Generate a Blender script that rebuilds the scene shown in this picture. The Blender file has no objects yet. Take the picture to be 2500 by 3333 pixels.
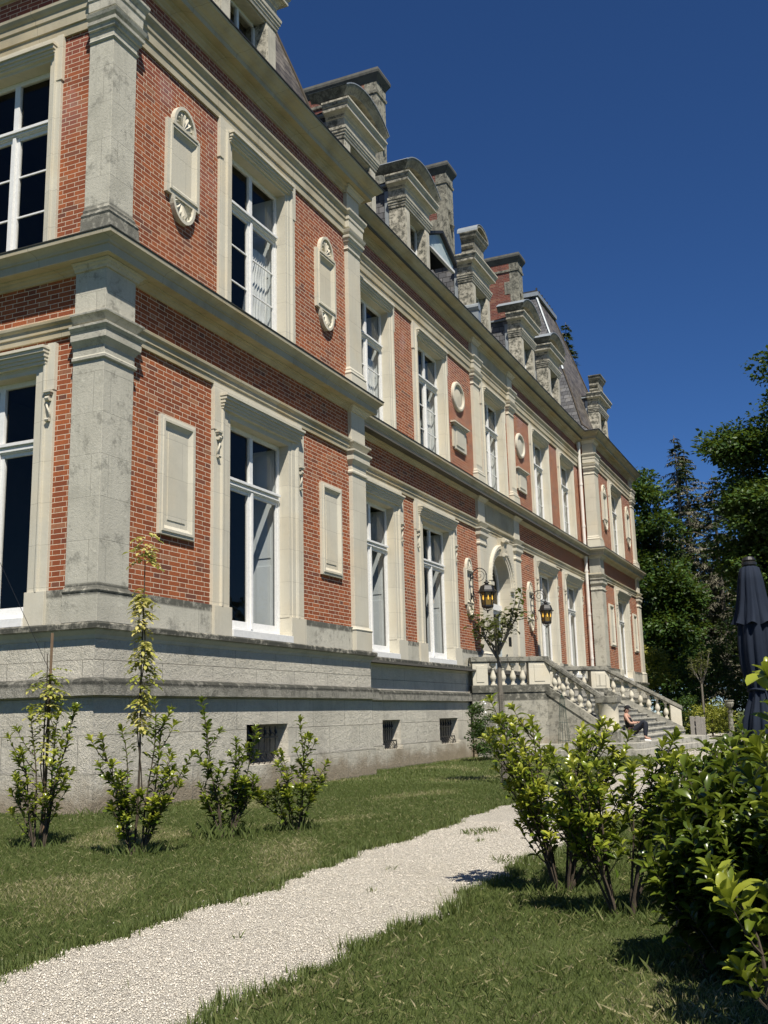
import bpy, bmesh, math, random
import numpy as np
from mathutils import Vector, Matrix
R = math.radians
random.seed(7); rng = np.random.default_rng(11)
SC = bpy.context.scene
COL = SC.collection

# ------------------------------------------------------------------ camera
cam_d = bpy.data.cameras.new('camera'); cam = bpy.data.objects.new('camera', cam_d); COL.objects.link(cam)
CAMP = Vector((-11.34, -9.436, 1.17))
yaw, pit, rol = R(23.81708), R(11.33808), R(-1.43953)
fw = Vector((math.cos(yaw)*math.cos(pit), math.sin(yaw)*math.cos(pit), math.sin(pit)))
rt = Vector((math.sin(yaw), -math.cos(yaw), 0)); up = rt.cross(fw)
r2 = rt*math.cos(rol)+up*math.sin(rol); u2 = -rt*math.sin(rol)+up*math.cos(rol)
M4 = Matrix((r2, u2, -fw)).transposed().to_4x4(); M4.translation = CAMP
cam.matrix_world = M4
cam_d.sensor_fit = 'VERTICAL'; cam_d.sensor_height = 36; cam_d.lens = 36*3327.93/3333
cam_d.clip_start = .05; cam_d.clip_end = 5000
SC.camera = cam
SC.render.resolution_x = 768; SC.render.resolution_y = 1024

# ------------------------------------------------------------------ light
S = Vector((-1.15, -1.0, 2.3)).normalized()
ELEV = math.asin(S.z); AZ = math.atan2(S.x, S.y)      # azimuth from +Y clockwise
W = bpy.data.worlds.new("World"); SC.world = W; W.use_nodes = True
nt = W.node_tree; nt.nodes.clear()
sky = nt.nodes.new('ShaderNodeTexSky'); sky.sky_type = 'NISHITA'; sky.sun_disc = False
sky.sun_elevation = ELEV; sky.sun_rotation = AZ
sky.altitude = 3000; sky.air_density = 1.0; sky.dust_density = 0; sky.ozone_density = 10
bg = nt.nodes.new('ShaderNodeBackground'); bg.inputs[1].default_value = .069
wo = nt.nodes.new('ShaderNodeOutputWorld')
hs = nt.nodes.new('ShaderNodeHueSaturation'); hs.inputs['Saturation'].default_value = 1.09; hs.inputs['Hue'].default_value = .504; hs.inputs['Value'].default_value = .89
nt.links.new(sky.outputs[0], hs.inputs['Color']); nt.links.new(hs.outputs[0], bg.inputs[0]); nt.links.new(bg.outputs[0], wo.inputs[0])
sd = bpy.data.lights.new('sun', 'SUN'); sd.energy = 5.0; sd.angle = R(.53); sd.color = (1, .935, .83)
so = bpy.data.objects.new('sun', sd); COL.objects.link(so)
so.rotation_euler = S.to_track_quat('Z', 'Y').to_euler()
so.location = (0, -20, 40)
SC.view_settings.view_transform = 'Standard'; SC.view_settings.look = 'None'
SC.view_settings.exposure = .6; SC.view_settings.gamma = 1
SC.render.engine = 'CYCLES'

# ------------------------------------------------------------------ helpers
def link(o, parent=None):
    COL.objects.link(o)
    if parent is not None: o.parent = parent
    return o
def tag(o, label=None, cat=None, group=None, kind=None):
    if label: o['label'] = label
    if cat: o['category'] = cat
    if group: o['group'] = group
    if kind: o['kind'] = kind
    return o
def empty(name, loc=(0, 0, 0)):
    o = bpy.data.objects.new(name, None); o.location = loc; o.empty_display_size = .2
    return link(o)
class MB:
    def __init__(s, fn=None): s.v = []; s.f = []; s.fn = fn
    def add(s, vs, fs, raw=False):
        n = len(s.v)
        if s.fn and not raw: vs = [s.fn(*p) for p in vs]
        s.v += [tuple(p) for p in vs]; s.f += [tuple(i+n for i in f) for f in fs]
    def box(s, a0, a1, b0, b1, c0, c1):
        s.add([(a0,b0,c0),(a1,b0,c0),(a1,b1,c0),(a0,b1,c0),(a0,b0,c1),(a1,b0,c1),(a1,b1,c1),(a0,b1,c1)],
              [(0,3,2,1),(4,5,6,7),(0,1,5,4),(1,2,6,5),(2,3,7,6),(3,0,4,7)])
    def taper(s, lo, hi, z0, z1):    # lo, hi = (x0,x1,y0,y1)
        a, b = lo, hi
        s.add([(a[0],a[2],z0),(a[1],a[2],z0),(a[1],a[3],z0),(a[0],a[3],z0),(b[0],b[2],z1),(b[1],b[2],z1),(b[1],b[3],z1),(b[0],b[3],z1)],
              [(0,3,2,1),(4,5,6,7),(0,1,5,4),(1,2,6,5),(2,3,7,6),(3,0,4,7)])
    def sweep(s, path, prof, closed=False, side=1, caps=True, conv=None):
        """path: 2-D points, prof: (out,h). out is along the right-hand normal * side"""
        n = len(path); pts = [Vector(p) for p in path]; mit = []
        for i in range(n):
            ds = []
            if closed or i > 0: ds.append((pts[i]-pts[i-1]).normalized())
            if closed or i < n-1: ds.append((pts[(i+1) % n]-pts[i]).normalized())
            ns = [Vector((d.y, -d.x))*side for d in ds]
            m = sum(ns, Vector((0, 0))); m.normalize(); c = max(.2, m.dot(ns[0])); mit.append(m/c)
        vs = []
        for i in range(n):
            for (o, h) in prof:
                q = pts[i]+mit[i]*o; vs.append((q.x, q.y, h) if conv is None else conv(q.x, q.y, h))
        k = len(prof); fs = []
        for i in range(n if closed else n-1):
            j = (i+1) % n
            for a in range(k-1):
                fs.append((i*k+a, j*k+a, j*k+a+1, i*k+a+1))
        if caps and not closed:
            fs.append(tuple(range(k))); fs.append(tuple((n-1)*k+a for a in reversed(range(k))))
        s.add(vs, fs)
    def lathe(s, prof, cx=0, cy=0, n=14, raw=False):
        vs = []; fs = []
        for (r, z) in prof:
            for i in range(n):
                a = 2*math.pi*i/n; vs.append((cx+r*math.cos(a), cy+r*math.sin(a), z))
        for a in range(len(prof)-1):
            for i in range(n):
                j = (i+1) % n; fs.append((a*n+i, a*n+j, (a+1)*n+j, (a+1)*n+i))
        fs.append(tuple(range(n))); fs.append(tuple((len(prof)-1)*n+i for i in range(n)))
        s.add(vs, fs, raw)
    def tube(s, pts, rad, n=6, raw=False, caps=True):
        pts = [Vector(p) for p in pts]; rad = rad if hasattr(rad, '__len__') else [rad]*len(pts)
        vs = []; fs = []; prev = None
        for i, p in enumerate(pts):
            d = (pts[min(i+1, len(pts)-1)]-pts[max(i-1, 0)]).normalized()
            if prev is None: a = d.orthogonal().normalized()
            else: a = (prev-d*prev.dot(d)); a = a.normalized() if a.length > 1e-6 else d.orthogonal().normalized()
            prev = a; b = d.cross(a)
            for k in range(n):
                t = 2*math.pi*k/n; vs.append(p+(a*math.cos(t)+b*math.sin(t))*rad[i])
        for i in range(len(pts)-1):
            for k in range(n):
                j = (k+1) % n; fs.append((i*n+k, i*n+j, (i+1)*n+j, (i+1)*n+k))
        if caps: fs.append(tuple(range(n))); fs.append(tuple((len(pts)-1)*n+k for k in range(n)))
        s.add(vs, fs, raw)
    def build(s, name, mat, parent=None, smooth=False, bevel=0):
        me = bpy.data.meshes.new(name); me.from_pydata(s.v, [], s.f)
        bm = bmesh.new(); bm.from_mesh(me); bmesh.ops.recalc_face_normals(bm, faces=bm.faces); bm.to_mesh(me); bm.free()
        me.materials.append(mat)
        if smooth: me.polygons.foreach_set('use_smooth', [True]*len(me.polygons))
        o = bpy.data.objects.new(name, me); link(o, parent)
        if bevel:
            b = o.modifiers.new('bevel', 'BEVEL'); b.width = bevel; b.segments = 2; b.limit_method = 'ANGLE'; b.angle_limit = R(50)
        return o
def split_build(mb, name, mat, parent, bevel=0):
    par = list(range(len(mb.v)))
    def fd(i):
        while par[i] != i: par[i] = par[par[i]]; i = par[i]
        return i
    for f in mb.f:
        for i in f[1:]: par[fd(i)] = fd(f[0])
    grp = {}
    for f in mb.f: grp.setdefault(fd(f[0]), []).append(f)
    out = []
    for fs in grp.values():
        u = sorted({i for f in fs for i in f}); ix = {k: n for n, k in enumerate(u)}; m = MB(); m.v = [mb.v[k] for k in u]; m.f = [tuple(ix[i] for i in f) for f in fs]; out.append(m.build(name, mat, parent, bevel=bevel))
    return out
def npmesh(name, V, F, mat, parent=None, tint=None, smooth=False):
    """V (n,3), F (m,k) arrays; tint per face -> float attribute"""
    me = bpy.data.meshes.new(name); n, (m, k) = len(V), F.shape
    me.vertices.add(n); me.vertices.foreach_set('co', np.asarray(V, np.float32).ravel())
    me.loops.add(m*k); me.loops.foreach_set('vertex_index', F.astype(np.int32).ravel())
    me.polygons.add(m); me.polygons.foreach_set('loop_start', np.arange(0, m*k, k, dtype=np.int32))
    try: me.polygons.foreach_set('loop_total', np.full(m, k, np.int32))
    except Exception: pass
    if smooth: me.polygons.foreach_set('use_smooth', np.ones(m, bool))
    me.update(calc_edges=True)
    if tint is not None:
        a = me.attributes.new('tint', 'FLOAT', 'FACE'); a.data.foreach_set('value', np.asarray(tint, np.float32))
    me.materials.append(mat)
    return link(bpy.data.objects.new(name, me), parent)
def front(Y0): return lambda u, d, z: (u, Y0-d, z)
def sidef(X0): return lambda u, d, z: (X0-d, u, z)
def holes_wall(mb, u0, u1, v0, v1, holes, d=0.0):
    us = sorted({u0, u1, *[h[0] for h in holes], *[h[1] for h in holes]}); us = [u for u in us if u0 <= u <= u1]
    vs = sorted({v0, v1, *[h[2] for h in holes], *[h[3] for h in holes]}); vs = [v for v in vs if v0 <= v <= v1]
    for i in range(len(us)-1):
        for j in range(len(vs)-1):
            cu, cv = (us[i]+us[i+1])/2, (vs[j]+vs[j+1])/2
            if any(h[0] < cu < h[1] and h[2] < cv < h[3] for h in holes): continue
            mb.add([(us[i], d, vs[j]), (us[i+1], d, vs[j]), (us[i+1], d, vs[j+1]), (us[i], d, vs[j+1])], [(0, 1, 2, 3)])

# ------------------------------------------------------------------ materials
class NT:
    def __init__(s, name):
        s.m = bpy.data.materials.new(name); s.m.use_nodes = True; s.t = s.m.node_tree; s.t.nodes.clear()
        s.out = s.n('ShaderNodeOutputMaterial'); s.b = s.n('ShaderNodeBsdfPrincipled')
        s.t.links.new(s.b.outputs[0], s.out.inputs[0])
    def n(s, ty, **kw):
        o = s.t.nodes.new(ty)
        for k, v in kw.items(): setattr(o, k, v)
        return o
    def L(s, a, b):
        if hasattr(a, 'links') or isinstance(a, bpy.types.NodeSocket): s.t.links.new(a, b)
        else: b.default_value = a
    def math(s, op, a, b=0.0, c=None, clamp=False):
        o = s.n('ShaderNodeMath', operation=op); o.use_clamp = clamp
        s.L(a, o.inputs[0]); s.L(b, o.inputs[1])
        if c is not None: s.L(c, o.inputs[2])
        return o.outputs[0]
    def mix(s, f, a, b, mode='MIX'):
        o = s.n('ShaderNodeMix', data_type='RGBA', blend_type=mode)
        s.L(f, o.inputs[0]); s.L(a if not isinstance(a, tuple) else (*a, 1), o.inputs[6]); s.L(b if not isinstance(b, tuple) else (*b, 1), o.inputs[7])
        return o.outputs[2]
    def pos(s):
        g = s.n('ShaderNodeNewGeometry'); x = s.n('ShaderNodeSeparateXYZ'); s.t.links.new(g.outputs['Position'], x.inputs[0])
        s.P = g.outputs['Position']; s.N = g.outputs['Normal']; return x.outputs
    def comb(s, x, y, z):
        o = s.n('ShaderNodeCombineXYZ'); s.L(x, o.inputs[0]); s.L(y, o.inputs[1]); s.L(z, o.inputs[2]); return o.outputs[0]
    def noise(s, vec, scale, detail=4, rough=.55, dist=0):
        o = s.n('ShaderNodeTexNoise'); s.L(vec, o.inputs['Vector']); o.inputs['Scale'].default_value = scale
        o.inputs['Detail'].default_value = detail; o.inputs['Roughness'].default_value = rough; o.inputs['Distortion'].default_value = dist
        return o.outputs[0]
    def ramp(s, f, a, b):     # smooth 0..1 between a and b
        o = s.n('ShaderNodeMapRange', interpolation_type='SMOOTHSTEP'); s.L(f, o.inputs[0]); o.inputs[1].default_value = a; o.inputs[2].default_value = b
        return o.outputs[0]
    def white(s, vec, dim='3D'):
        o = s.n('ShaderNodeTexWhiteNoise', noise_dimensions=dim); s.L(vec, o.inputs[0]); return o.outputs[0]
    def bump(s, h, strength=.5, dist=.02):
        o = s.n('ShaderNodeBump'); s.L(h, o.inputs['Height']); o.inputs['Strength'].default_value = strength; o.inputs['Distance'].default_value = dist
        s.t.links.new(o.outputs[0], s.b.inputs['Normal'])
    def fin(s, col, rough=.8, spec=.3):
        s.L(col if not isinstance(col, tuple) else (*col, 1), s.b.inputs['Base Color']); s.L(rough, s.b.inputs['Roughness'])
        s.b.inputs['Specular IOR Level'].default_value = spec
        return s.m
def mat_brick(name, c1, c2, mort, dark=.3, efflo=True):
    t = NT(name); x, y, z = t.pos()
    u = t.math('ADD', x, y)
    P_, H_ = .452, .0775
    row = t.math('FLOOR', t.math('DIVIDE', z, H_)); par = t.math('MODULO', row, 2.0)
    wob = t.math('MULTIPLY', t.math('SUBTRACT', t.noise(t.P, 9, 2), .5), .012)
    uu = t.math('ADD', t.math('ADD', t.math('ADD', u, 100.0), t.math('MULTIPLY', par, P_/2)), wob)
    q = t.math('DIVIDE', uu, P_); cell = t.math('FLOOR', q); f = t.math('MULTIPLY', t.math('SUBTRACT', q, cell), P_)
    hdr = t.math('GREATER_THAN', f, .300)
    idv = t.comb(t.math('ADD', t.math('MULTIPLY', cell, 2.0), hdr), row, 0.0)
    rnd = t.white(idv); rnd2 = t.white(t.comb(row, t.math('ADD', t.math('MULTIPLY', cell, 2.0), hdr), 3.0))
    d1 = t.math('MINIMUM', f, t.math('SUBTRACT', P_, f)); d2 = t.math('ABSOLUTE', t.math('SUBTRACT', f, .300)); dv = t.math('MINIMUM', d1, d2)
    zz = t.math('ADD', z, t.math('MULTIPLY', t.math('SUBTRACT', t.noise(t.P, 3.1, 2), .5), .008))
    fz = t.math('SUBTRACT', t.math('DIVIDE', zz, H_), t.math('FLOOR', t.math('DIVIDE', zz, H_)))
    dz = t.math('MULTIPLY', t.math('MINIMUM', fz, t.math('SUBTRACT', 1.0, fz)), H_)
    dd = t.math('MINIMUM', dv, dz)
    dd = t.math('ADD', dd, t.math('MULTIPLY', t.math('SUBTRACT', t.noise(t.P, 45, 2), .5), .005))
    mask = t.ramp(dd, .0030, .0056)
    fine = t.noise(t.P, 30, 5, .7); big = t.noise(t.P, .9, 3)
    col = t.mix(rnd, c1, c2)
    col = t.mix(t.math('MULTIPLY', t.ramp(rnd2, .90, .97), .6), col, (.075, .05, .045))
    col = t.mix(t.math('MULTIPLY', t.ramp(rnd2, .10, .03), .45), col, (.36, .22, .13))
    col = t.mix(t.math('MULTIPLY', t.ramp(fine, .35, .75), .45), col, (.10, .035, .02))
    col = t.mix(t.math('MULTIPLY', t.ramp(big, .45, .7), dark), col, (.13, .04, .03))
    if efflo:
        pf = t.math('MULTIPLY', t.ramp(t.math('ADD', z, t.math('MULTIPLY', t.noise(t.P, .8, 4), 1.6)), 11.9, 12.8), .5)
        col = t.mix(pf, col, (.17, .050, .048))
        e = t.math('MULTIPLY', t.ramp(t.noise(t.P, .55, 5, .65), .50, .64), t.ramp(z, 9.5, 11.5))
        e = t.math('MULTIPLY', e, t.ramp(z, 13.5, 12.3))
        col = t.mix(t.math('MULTIPLY', e, .55), col, (.33, .17, .16))
    mcol = t.mix(t.noise(t.P, 14, 3), mort, tuple(c*.72 for c in mort))
    full = t.mix(mask, mcol, col)
    t.bump(t.math('ADD', t.math('MULTIPLY', mask, 1.0), t.math('MULTIPLY', fine, .35)), .6, .006)
    return t.fin(full, .85, .25)
def mat_stone(name, base, dark, joint_w=1.1, joint_h=.48, stain=.35, pit=.4, streak=.3, lichen=0.0, joint=.55, warm=None, spots=0.0, soil=False, rough=False, zones=(), wside=0.0, jm=.0035):
    t = NT(name); x, y, z = t.pos(); u = t.math('ADD', x, y)
    n1 = t.noise(t.P, 1.3, 5, .6); n2 = t.noise(t.P, 22, 5, .7); n3 = t.noise(t.comb(t.math('MULTIPLY', u, 9.0), 0.0, t.math('MULTIPLY', z, .5)), 1.0, 4, .6)
    br = t.n('ShaderNodeTexBrick'); t.L(t.comb(u, z, 0.0), br.inputs['Vector'])
    br.inputs['Scale'].default_value = 1; br.inputs['Brick Width'].default_value = joint_w; br.inputs['Row Height'].default_value = joint_h
    br.inputs['Mortar Size'].default_value = jm; br.inputs['Mortar Smooth'].default_value = .3
    br.inputs['Color1'].default_value = (0, 0, 0, 1); br.inputs['Color2'].default_value = (1, 1, 1, 1)
    jf = br.outputs['Fac']
    col = t.mix(t.math('MULTIPLY', br.outputs['Color'], .5), base, tuple(c*.82 for c in base))
    if warm: col = t.mix(t.math('MULTIPLY', t.ramp(t.noise(t.P, .8, 3), .45, .7), .7), col, warm)
    col = t.mix(t.math('MULTIPLY', t.ramp(n1, .42, .75), stain), col, dark)
    col = t.mix(t.math('MULTIPLY', t.ramp(n3, .5, .8), streak), col, dark)
    col = t.mix(t.math('MULTIPLY', t.ramp(n2, .5, .8), pit*.6), col, tuple(c*.45 for c in base))
    if lichen:
        v = t.noise(t.P, 5.5, 6, .75)
        col = t.mix(t.math('MULTIPLY', t.ramp(v, .47, .62), lichen), col, (.035, .036, .03))
        col = t.mix(t.math('MULTIPLY', t.ramp(t.noise(t.P, 17, 3), .64, .72), lichen*.6), col, (.55, .53, .42))
    if spots:
        sp = t.ramp(t.noise(t.P, 6.5, 3, .6), .64, .70); col = t.mix(t.math('MULTIPLY', sp, spots*.6), col, (.60, .58, .48))
        sp = t.ramp(t.noise(t.P, 3.3, 6, .75), .52, .66); col = t.mix(t.math('MULTIPLY', sp, spots), col, (.16, .155, .13))
    for (za, zb, am) in zones:
        zf = t.math('MULTIPLY', t.ramp(z, za-.03, za+.02), t.ramp(z, zb+.03, zb-.02)); nn = t.ramp(t.math('ADD', t.noise(t.P, 7, 5, .7), t.math('MULTIPLY', t.noise(t.P, .7, 2), .25)), .42, .66)
        col = t.mix(t.math('MULTIPLY', t.math('MULTIPLY', zf, t.math('ADD', t.math('MULTIPLY', nn, .8), .2)), am), col, (.045, .046, .038))
    if wside:
        sx = t.n('ShaderNodeSeparateXYZ'); t.t.links.new(t.N, sx.inputs[0])
        wf = t.math('MULTIPLY', t.ramp(sx.outputs[0], -.5, -.9), t.ramp(t.noise(t.P, 6, 6, .78), .40, .60))
        col = t.mix(t.math('MULTIPLY', wf, wside), col, (.055, .056, .045))
    if soil: col = t.mix(t.math('MULTIPLY', t.ramp(t.math('ADD', z, t.math('MULTIPLY', t.noise(t.P, 1.8, 5, .65), -1.0)), .08, -.42), .75), col, (.20, .15, .09))
    col = t.mix(t.math('MULTIPLY', jf, joint), col, tuple(c*.35 for c in base))
    h = t.math('ADD', t.math('MULTIPLY', n2, .6), t.math('MULTIPLY', t.math('SUBTRACT', 1.0, jf), .5))
    if rough: t.bump(t.math('ADD', t.math('MULTIPLY', h, 1.5), t.math('ADD', t.math('MULTIPLY', t.noise(t.P, 48, 4, .7, .6), 1.2), t.math('MULTIPLY', t.noise(t.P, 10, 3), 1.0))), 1.0, .028)
    else: t.bump(t.math('ADD', h, t.math('MULTIPLY', t.noise(t.P, 70, 3), .35)), min(1, .15+pit*.8), .012)
    return t.fin(col, .85, .25)
def mat_plain(name, col, rough=.6, spec=.4, metal=0, var=.25, scale=8, bumpy=.1):
    t = NT(name); t.pos(); n = t.noise(t.P, scale, 4, .6)
    c = t.mix(t.math('MULTIPLY', t.ramp(n, .4, .7), var), col, tuple(a*.5 for a in col))
    t.b.inputs['Metallic'].default_value = metal
    if bumpy: t.bump(t.noise(t.P, scale*6, 3), bumpy, .004)
    return t.fin(c, rough, spec)
def mat_slate(name, c1, c2):
    t = NT(name); x, y, z = t.pos(); u = t.math('ADD', x, y)
    br = t.n('ShaderNodeTexBrick'); t.L(t.comb(t.math('ADD', u, t.math('MULTIPLY', t.noise(t.P, 6, 2), .03)), z, 0.0), br.inputs['Vector'])
    br.inputs['Scale'].default_value = 1; br.inputs['Brick Width'].default_value = .27; br.inputs['Row Height'].default_value = .19
    br.inputs['Mortar Size'].default_value = .013; br.inputs['Mortar Smooth'].default_value = .3; br.inputs['Bias'].default_value = 0
    br.inputs['Color1'].default_value = (*c1, 1); br.inputs['Color2'].default_value = (*c2, 1); br.inputs['Mortar'].default_value = (.012, .012, .013, 1)
    f = t.math('DIVIDE', z, .19); saw = t.math('SUBTRACT', 1.0, t.math('SUBTRACT', f, t.math('FLOOR', f)))
    col = t.mix(t.math('MULTIPLY', t.ramp(t.noise(t.P, 3, 5, .7), .5, .75), .5), br.outputs['Color'], (.16, .15, .12))
    t.bump(t.math('ADD', t.math('MULTIPLY', saw, .8), t.math('MULTIPLY', t.noise(t.P, 40, 3), .3)), .9, .02)
    return t.fin(col, .55, .4)
def mat_leaf(name, stops, rough=.38, trans=.35, spec=.5):
    """stops: colours picked by the per-leaf tint attribute"""
    t = NT(name); a = t.n('ShaderNodeAttribute', attribute_name='tint')
    r = t.n('ShaderNodeValToRGB'); r.color_ramp.elements[0].position = 0; r.color_ramp.elements[0].color = (*stops[0][1], 1)
    r.color_ramp.elements[1].position = 1; r.color_ramp.elements[1].color = (*stops[-1][1], 1)
    for p, c in stops[1:-1]: e = r.color_ramp.elements.new(p); e.color = (*c, 1)
    t.L(a.outputs['Fac'], r.inputs[0]); t.pos()
    col = t.mix(t.math('MULTIPLY', t.noise(t.P, 25, 2), .35), r.outputs[0], tuple(c*.5 for c in stops[0][1]))
    t.fin(col, rough, spec)
    tr = t.n('ShaderNodeBsdfTranslucent'); tc = t.mix(.5, col, (.25, .33, .03)); t.L(tc, tr.inputs[0])
    mx = t.n('ShaderNodeMixShader'); mx.inputs[0].default_value = trans
    t.t.links.new(t.b.outputs[0], mx.inputs[1]); t.t.links.new(tr.outputs[0], mx.inputs[2]); t.t.links.new(mx.outputs[0], t.out.inputs[0])
    return t.m
def mat_glass(name, tint=(.82, .83, .82)):
    t = NT(name); tr = t.n('ShaderNodeBsdfTransparent'); tr.inputs[0].default_value = (*tint, 1)
    gl = t.n('ShaderNodeBsdfGlossy'); gl.inputs['Roughness'].default_value = .015; gl.inputs[0].default_value = (.80, .75, .66, 1)
    t.pos(); b = t.n('ShaderNodeBump'); b.inputs['Strength'].default_value = .05; b.inputs['Distance'].default_value = .02
    t.L(t.noise(t.P, 2.2, 2), b.inputs['Height']); t.t.links.new(b.outputs[0], gl.inputs['Normal'])
    geo = t.n('ShaderNodeNewGeometry'); dp = t.n('ShaderNodeVectorMath', operation='DOT_PRODUCT')
    t.t.links.new(geo.outputs['Incoming'], dp.inputs[0]); t.t.links.new(geo.outputs['Normal'], dp.inputs[1])
    fc = t.math('ADD', t.math('MULTIPLY', t.math('POWER', t.math('SUBTRACT', 1.0, t.math('ABSOLUTE', dp.outputs['Value'])), 5.0), .85), .035)
    mx = t.n('ShaderNodeMixShader'); t.t.links.new(fc, mx.inputs[0])
    t.t.links.new(tr.outputs[0], mx.inputs[1]); t.t.links.new(gl.outputs[0], mx.inputs[2]); t.t.links.new(mx.outputs[0], t.out.inputs[0])
    return t.m
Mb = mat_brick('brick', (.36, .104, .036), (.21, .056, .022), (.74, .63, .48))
Mbc = mat_brick('old_brick', (.19, .060, .040), (.10, .034, .027), (.33, .27, .22), .6, False)
Ms = mat_stone('cream_stone', (.53, .50, .41), (.33, .31, .25), 1.3, .62, .30, .25, .22, warm=(.54, .48, .36))
Mg = mat_stone('grey_stone', (.47, .45, .375), (.28, .27, .22), 1.6, .62, .55, .9, .55, spots=.6, zones=((2.94, 3.10, .85), (8.30, 8.84, .75), (8.0, 8.3, .2)))
Mc = mat_stone('cornice_stone', (.42, .38, .28), (.20, .175, .12), 1.4, 9.0, .5, .25, .25, joint=.9, warm=(.40, .31, .17))
Mr = mat_stone('rough_stone', (.60, .565, .475), (.30, .285, .24), 1.35, .51, .40, 1.0, .25, spots=.18, soil=True, rough=True, joint=.8, jm=.006)
Mk = mat_stone('weathered_stone', (.44, .42, .36), (.10, .10, .09), 1.2, .5, .6, .7, .5, lichen=.55)
Mbd = mat_stone('band_stone', (.34, .325, .275), (.13, .13, .11), 1.5, 9.0, .6, .9, .6, lichen=.45, rough=True, zones=((1.70, 1.85, .9),))
Mlg = mat_stone('ledge_stone', (.46, .43, .35), (.2, .19, .15), 1.5, 9.0, .4, .5, .3, zones=((2.455, 2.60, .95),))
Mdo = mat_stone('dormer_stone', (.50, .47, .385), (.22, .21, .17), 1.0, .6, .5, .6, .6, wside=.9, spots=.25)
Mped = mat_stone('pediment_stone', (.30, .285, .23), (.10, .10, .085), 1.2, .9, .7, .6, .7, lichen=.45, wside=.85)
Mrl = mat_stone('stained_stone', (.25, .24, .20), (.09, .09, .08), 1.2, .6, .75, .7, .8, lichen=.7)
Mfl = mat_stone('flank_stone', (.34, .325, .27), (.15, .15, .135), 1.3, .52, .75, .7, .7, lichen=.5, soil=True, zones=((1.55, 2.02, .85),))
Mstp = mat_stone('step_stone', (.40, .385, .33), (.15, .15, .13), 1.3, 9.0, .7, .7, .8, lichen=.45)
Mch = mat_stone('chimney_stone', (.31, .295, .235), (.12, .12, .10), .9, .62, .6, .7, .7, lichen=.85, wside=.5)
Mcap = mat_plain('dark_coping', (.085, .085, .075), .8, .3, 0, .6, 4, .4)
Mw = mat_plain('white_paint', (.68, .68, .66), .5, .4, 0, .18, 18, .15)
Mws = mat_plain('interior_shutter_paint', (.58, .62, .64), .5, .4, 0, .1, 5, .05)
Mcur = mat_plain('curtain_cloth', (.75, .76, .75), .9, .1, 0, .15, 12, .1)
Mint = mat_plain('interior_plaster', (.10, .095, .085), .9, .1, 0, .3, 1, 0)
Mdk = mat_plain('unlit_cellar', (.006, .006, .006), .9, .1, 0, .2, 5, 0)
Mgl = mat_glass('window_glass')
Msl = mat_slate('slate', (.14, .14, .145), (.045, .047, .053))
Mslb = mat_slate('brown_tile', (.17, .15, .125), (.05, .043, .036))
Mz = mat_plain('zinc', (.30, .33, .345), .45, .5, .3, .3, 6, .1)
Mlead = mat_plain('lead', (.035, .037, .04), .6, .4, .2, .5, 5, .2)
Mhip = mat_plain('dark_hip', (.07, .058, .045), .8, .2, 0, .4, 8, .3)
Miron = mat_plain('black_iron', (.012, .012, .012), .45, .5, 0, .3, 30, .2)
Mpipe = mat_plain('pipe_paint', (.66, .63, .57), .5, .4, 0, .3, 3, .1)

# ------------------------------------------------------------------ the chateau
RC = .65                      # recess of the main range
X2 = 33.30; K2 = 1.041        # second pavilion origin and width factor
XE = X2+8.79*K2
CH = tag(empty('chateau', (0, 0, 0)), 'long two-storey red brick chateau with cream stone trim, slate roofs and tall chimneys', 'building')
planpath = [(0, 13.0), (0, 0), (8.79, 0), (8.79, RC), (X2, RC), (X2, 0), (XE, 0), (XE, 13.0)]
def mx(x): return x*1.01+.1134      # x measured on the y=.55 plane -> main range plane

# windows: (plane fn, origin/scale, outer a,b, opening p,q, storey)
def pav(o, k): return lambda u: o+u*k
P1, P2 = pav(0, 1), pav(X2, K2)
WIN = []
for P, Y in ((P1, 0), (P2, 0)):
    WIN.append(('g', Y, P(2.84), P(6.0), P(3.37), P(5.44))); WIN.append(('u', Y, P(2.97), P(5.74), P(3.38), P(5.37)))
for c in (mx(10.78), mx(14.76), mx(26.25), mx(30.35)):
    WIN.append(('g', RC, c-1.58, c+1.58, c-1.05, c+1.02)); WIN.append(('u', RC, c-1.34, c+1.34, c-.98, c+.98))
SIDEWIN = [('g', .84, 3.32, 1.20, 2.92), ('u', .95, 3.20, 1.19, 2.94), ('g', 5.4, 7.9, 5.8, 7.5), ('u', 5.5, 7.8, 5.8, 7.5)]
EC = 20.83                     # entry centre
HOLE = {'g': (2.55, 6.45), 'u': (8.2, 11.75)}
CELL = [(P1(3.80), P1(5.22), 0), (P2(3.8), P2(5.22), 0), (mx(10.63), mx(11.68), RC), (mx(14.28), mx(15.69), RC), (mx(26.3), mx(27.4), RC), (mx(30.2), mx(31.3), RC)]

mb = MB()
def wall_seg(mb, fn, u0, u1, hl, z0=.0, z1=13.6): mb.fn = fn; holes_wall(mb, u0, u1, z0, z1, hl)
def hl_for(Y, lo, hi): return [(p, q, *HOLE[k]) for (k, y, a, b, p, q) in WIN if y == Y and lo < p < hi]
wall_seg(mb, front(0), 0, 8.79, hl_for(0, 0, 8.8), 3.05, 13.2)
wall_seg(mb, front(0), X2, XE, hl_for(0, X2, XE), 3.05, 13.2)
wall_seg(mb, front(RC), 8.79, X2, hl_for(RC, 8, 34)+[(EC-1.9, EC+1.9, 3.0, 6.95), (EC-.95, EC+.95, 8.2, 11.6)], 3.05, 13.2)
wall_seg(mb, sidef(0), 0, 13, [(p, q, *HOLE[k]) for (k, a, b, p, q) in SIDEWIN], 3.05, 13.2)
wall_seg(mb, sidef(X2), 0, RC, [], 3.05, 13.2)
mb.fn = None
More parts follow.
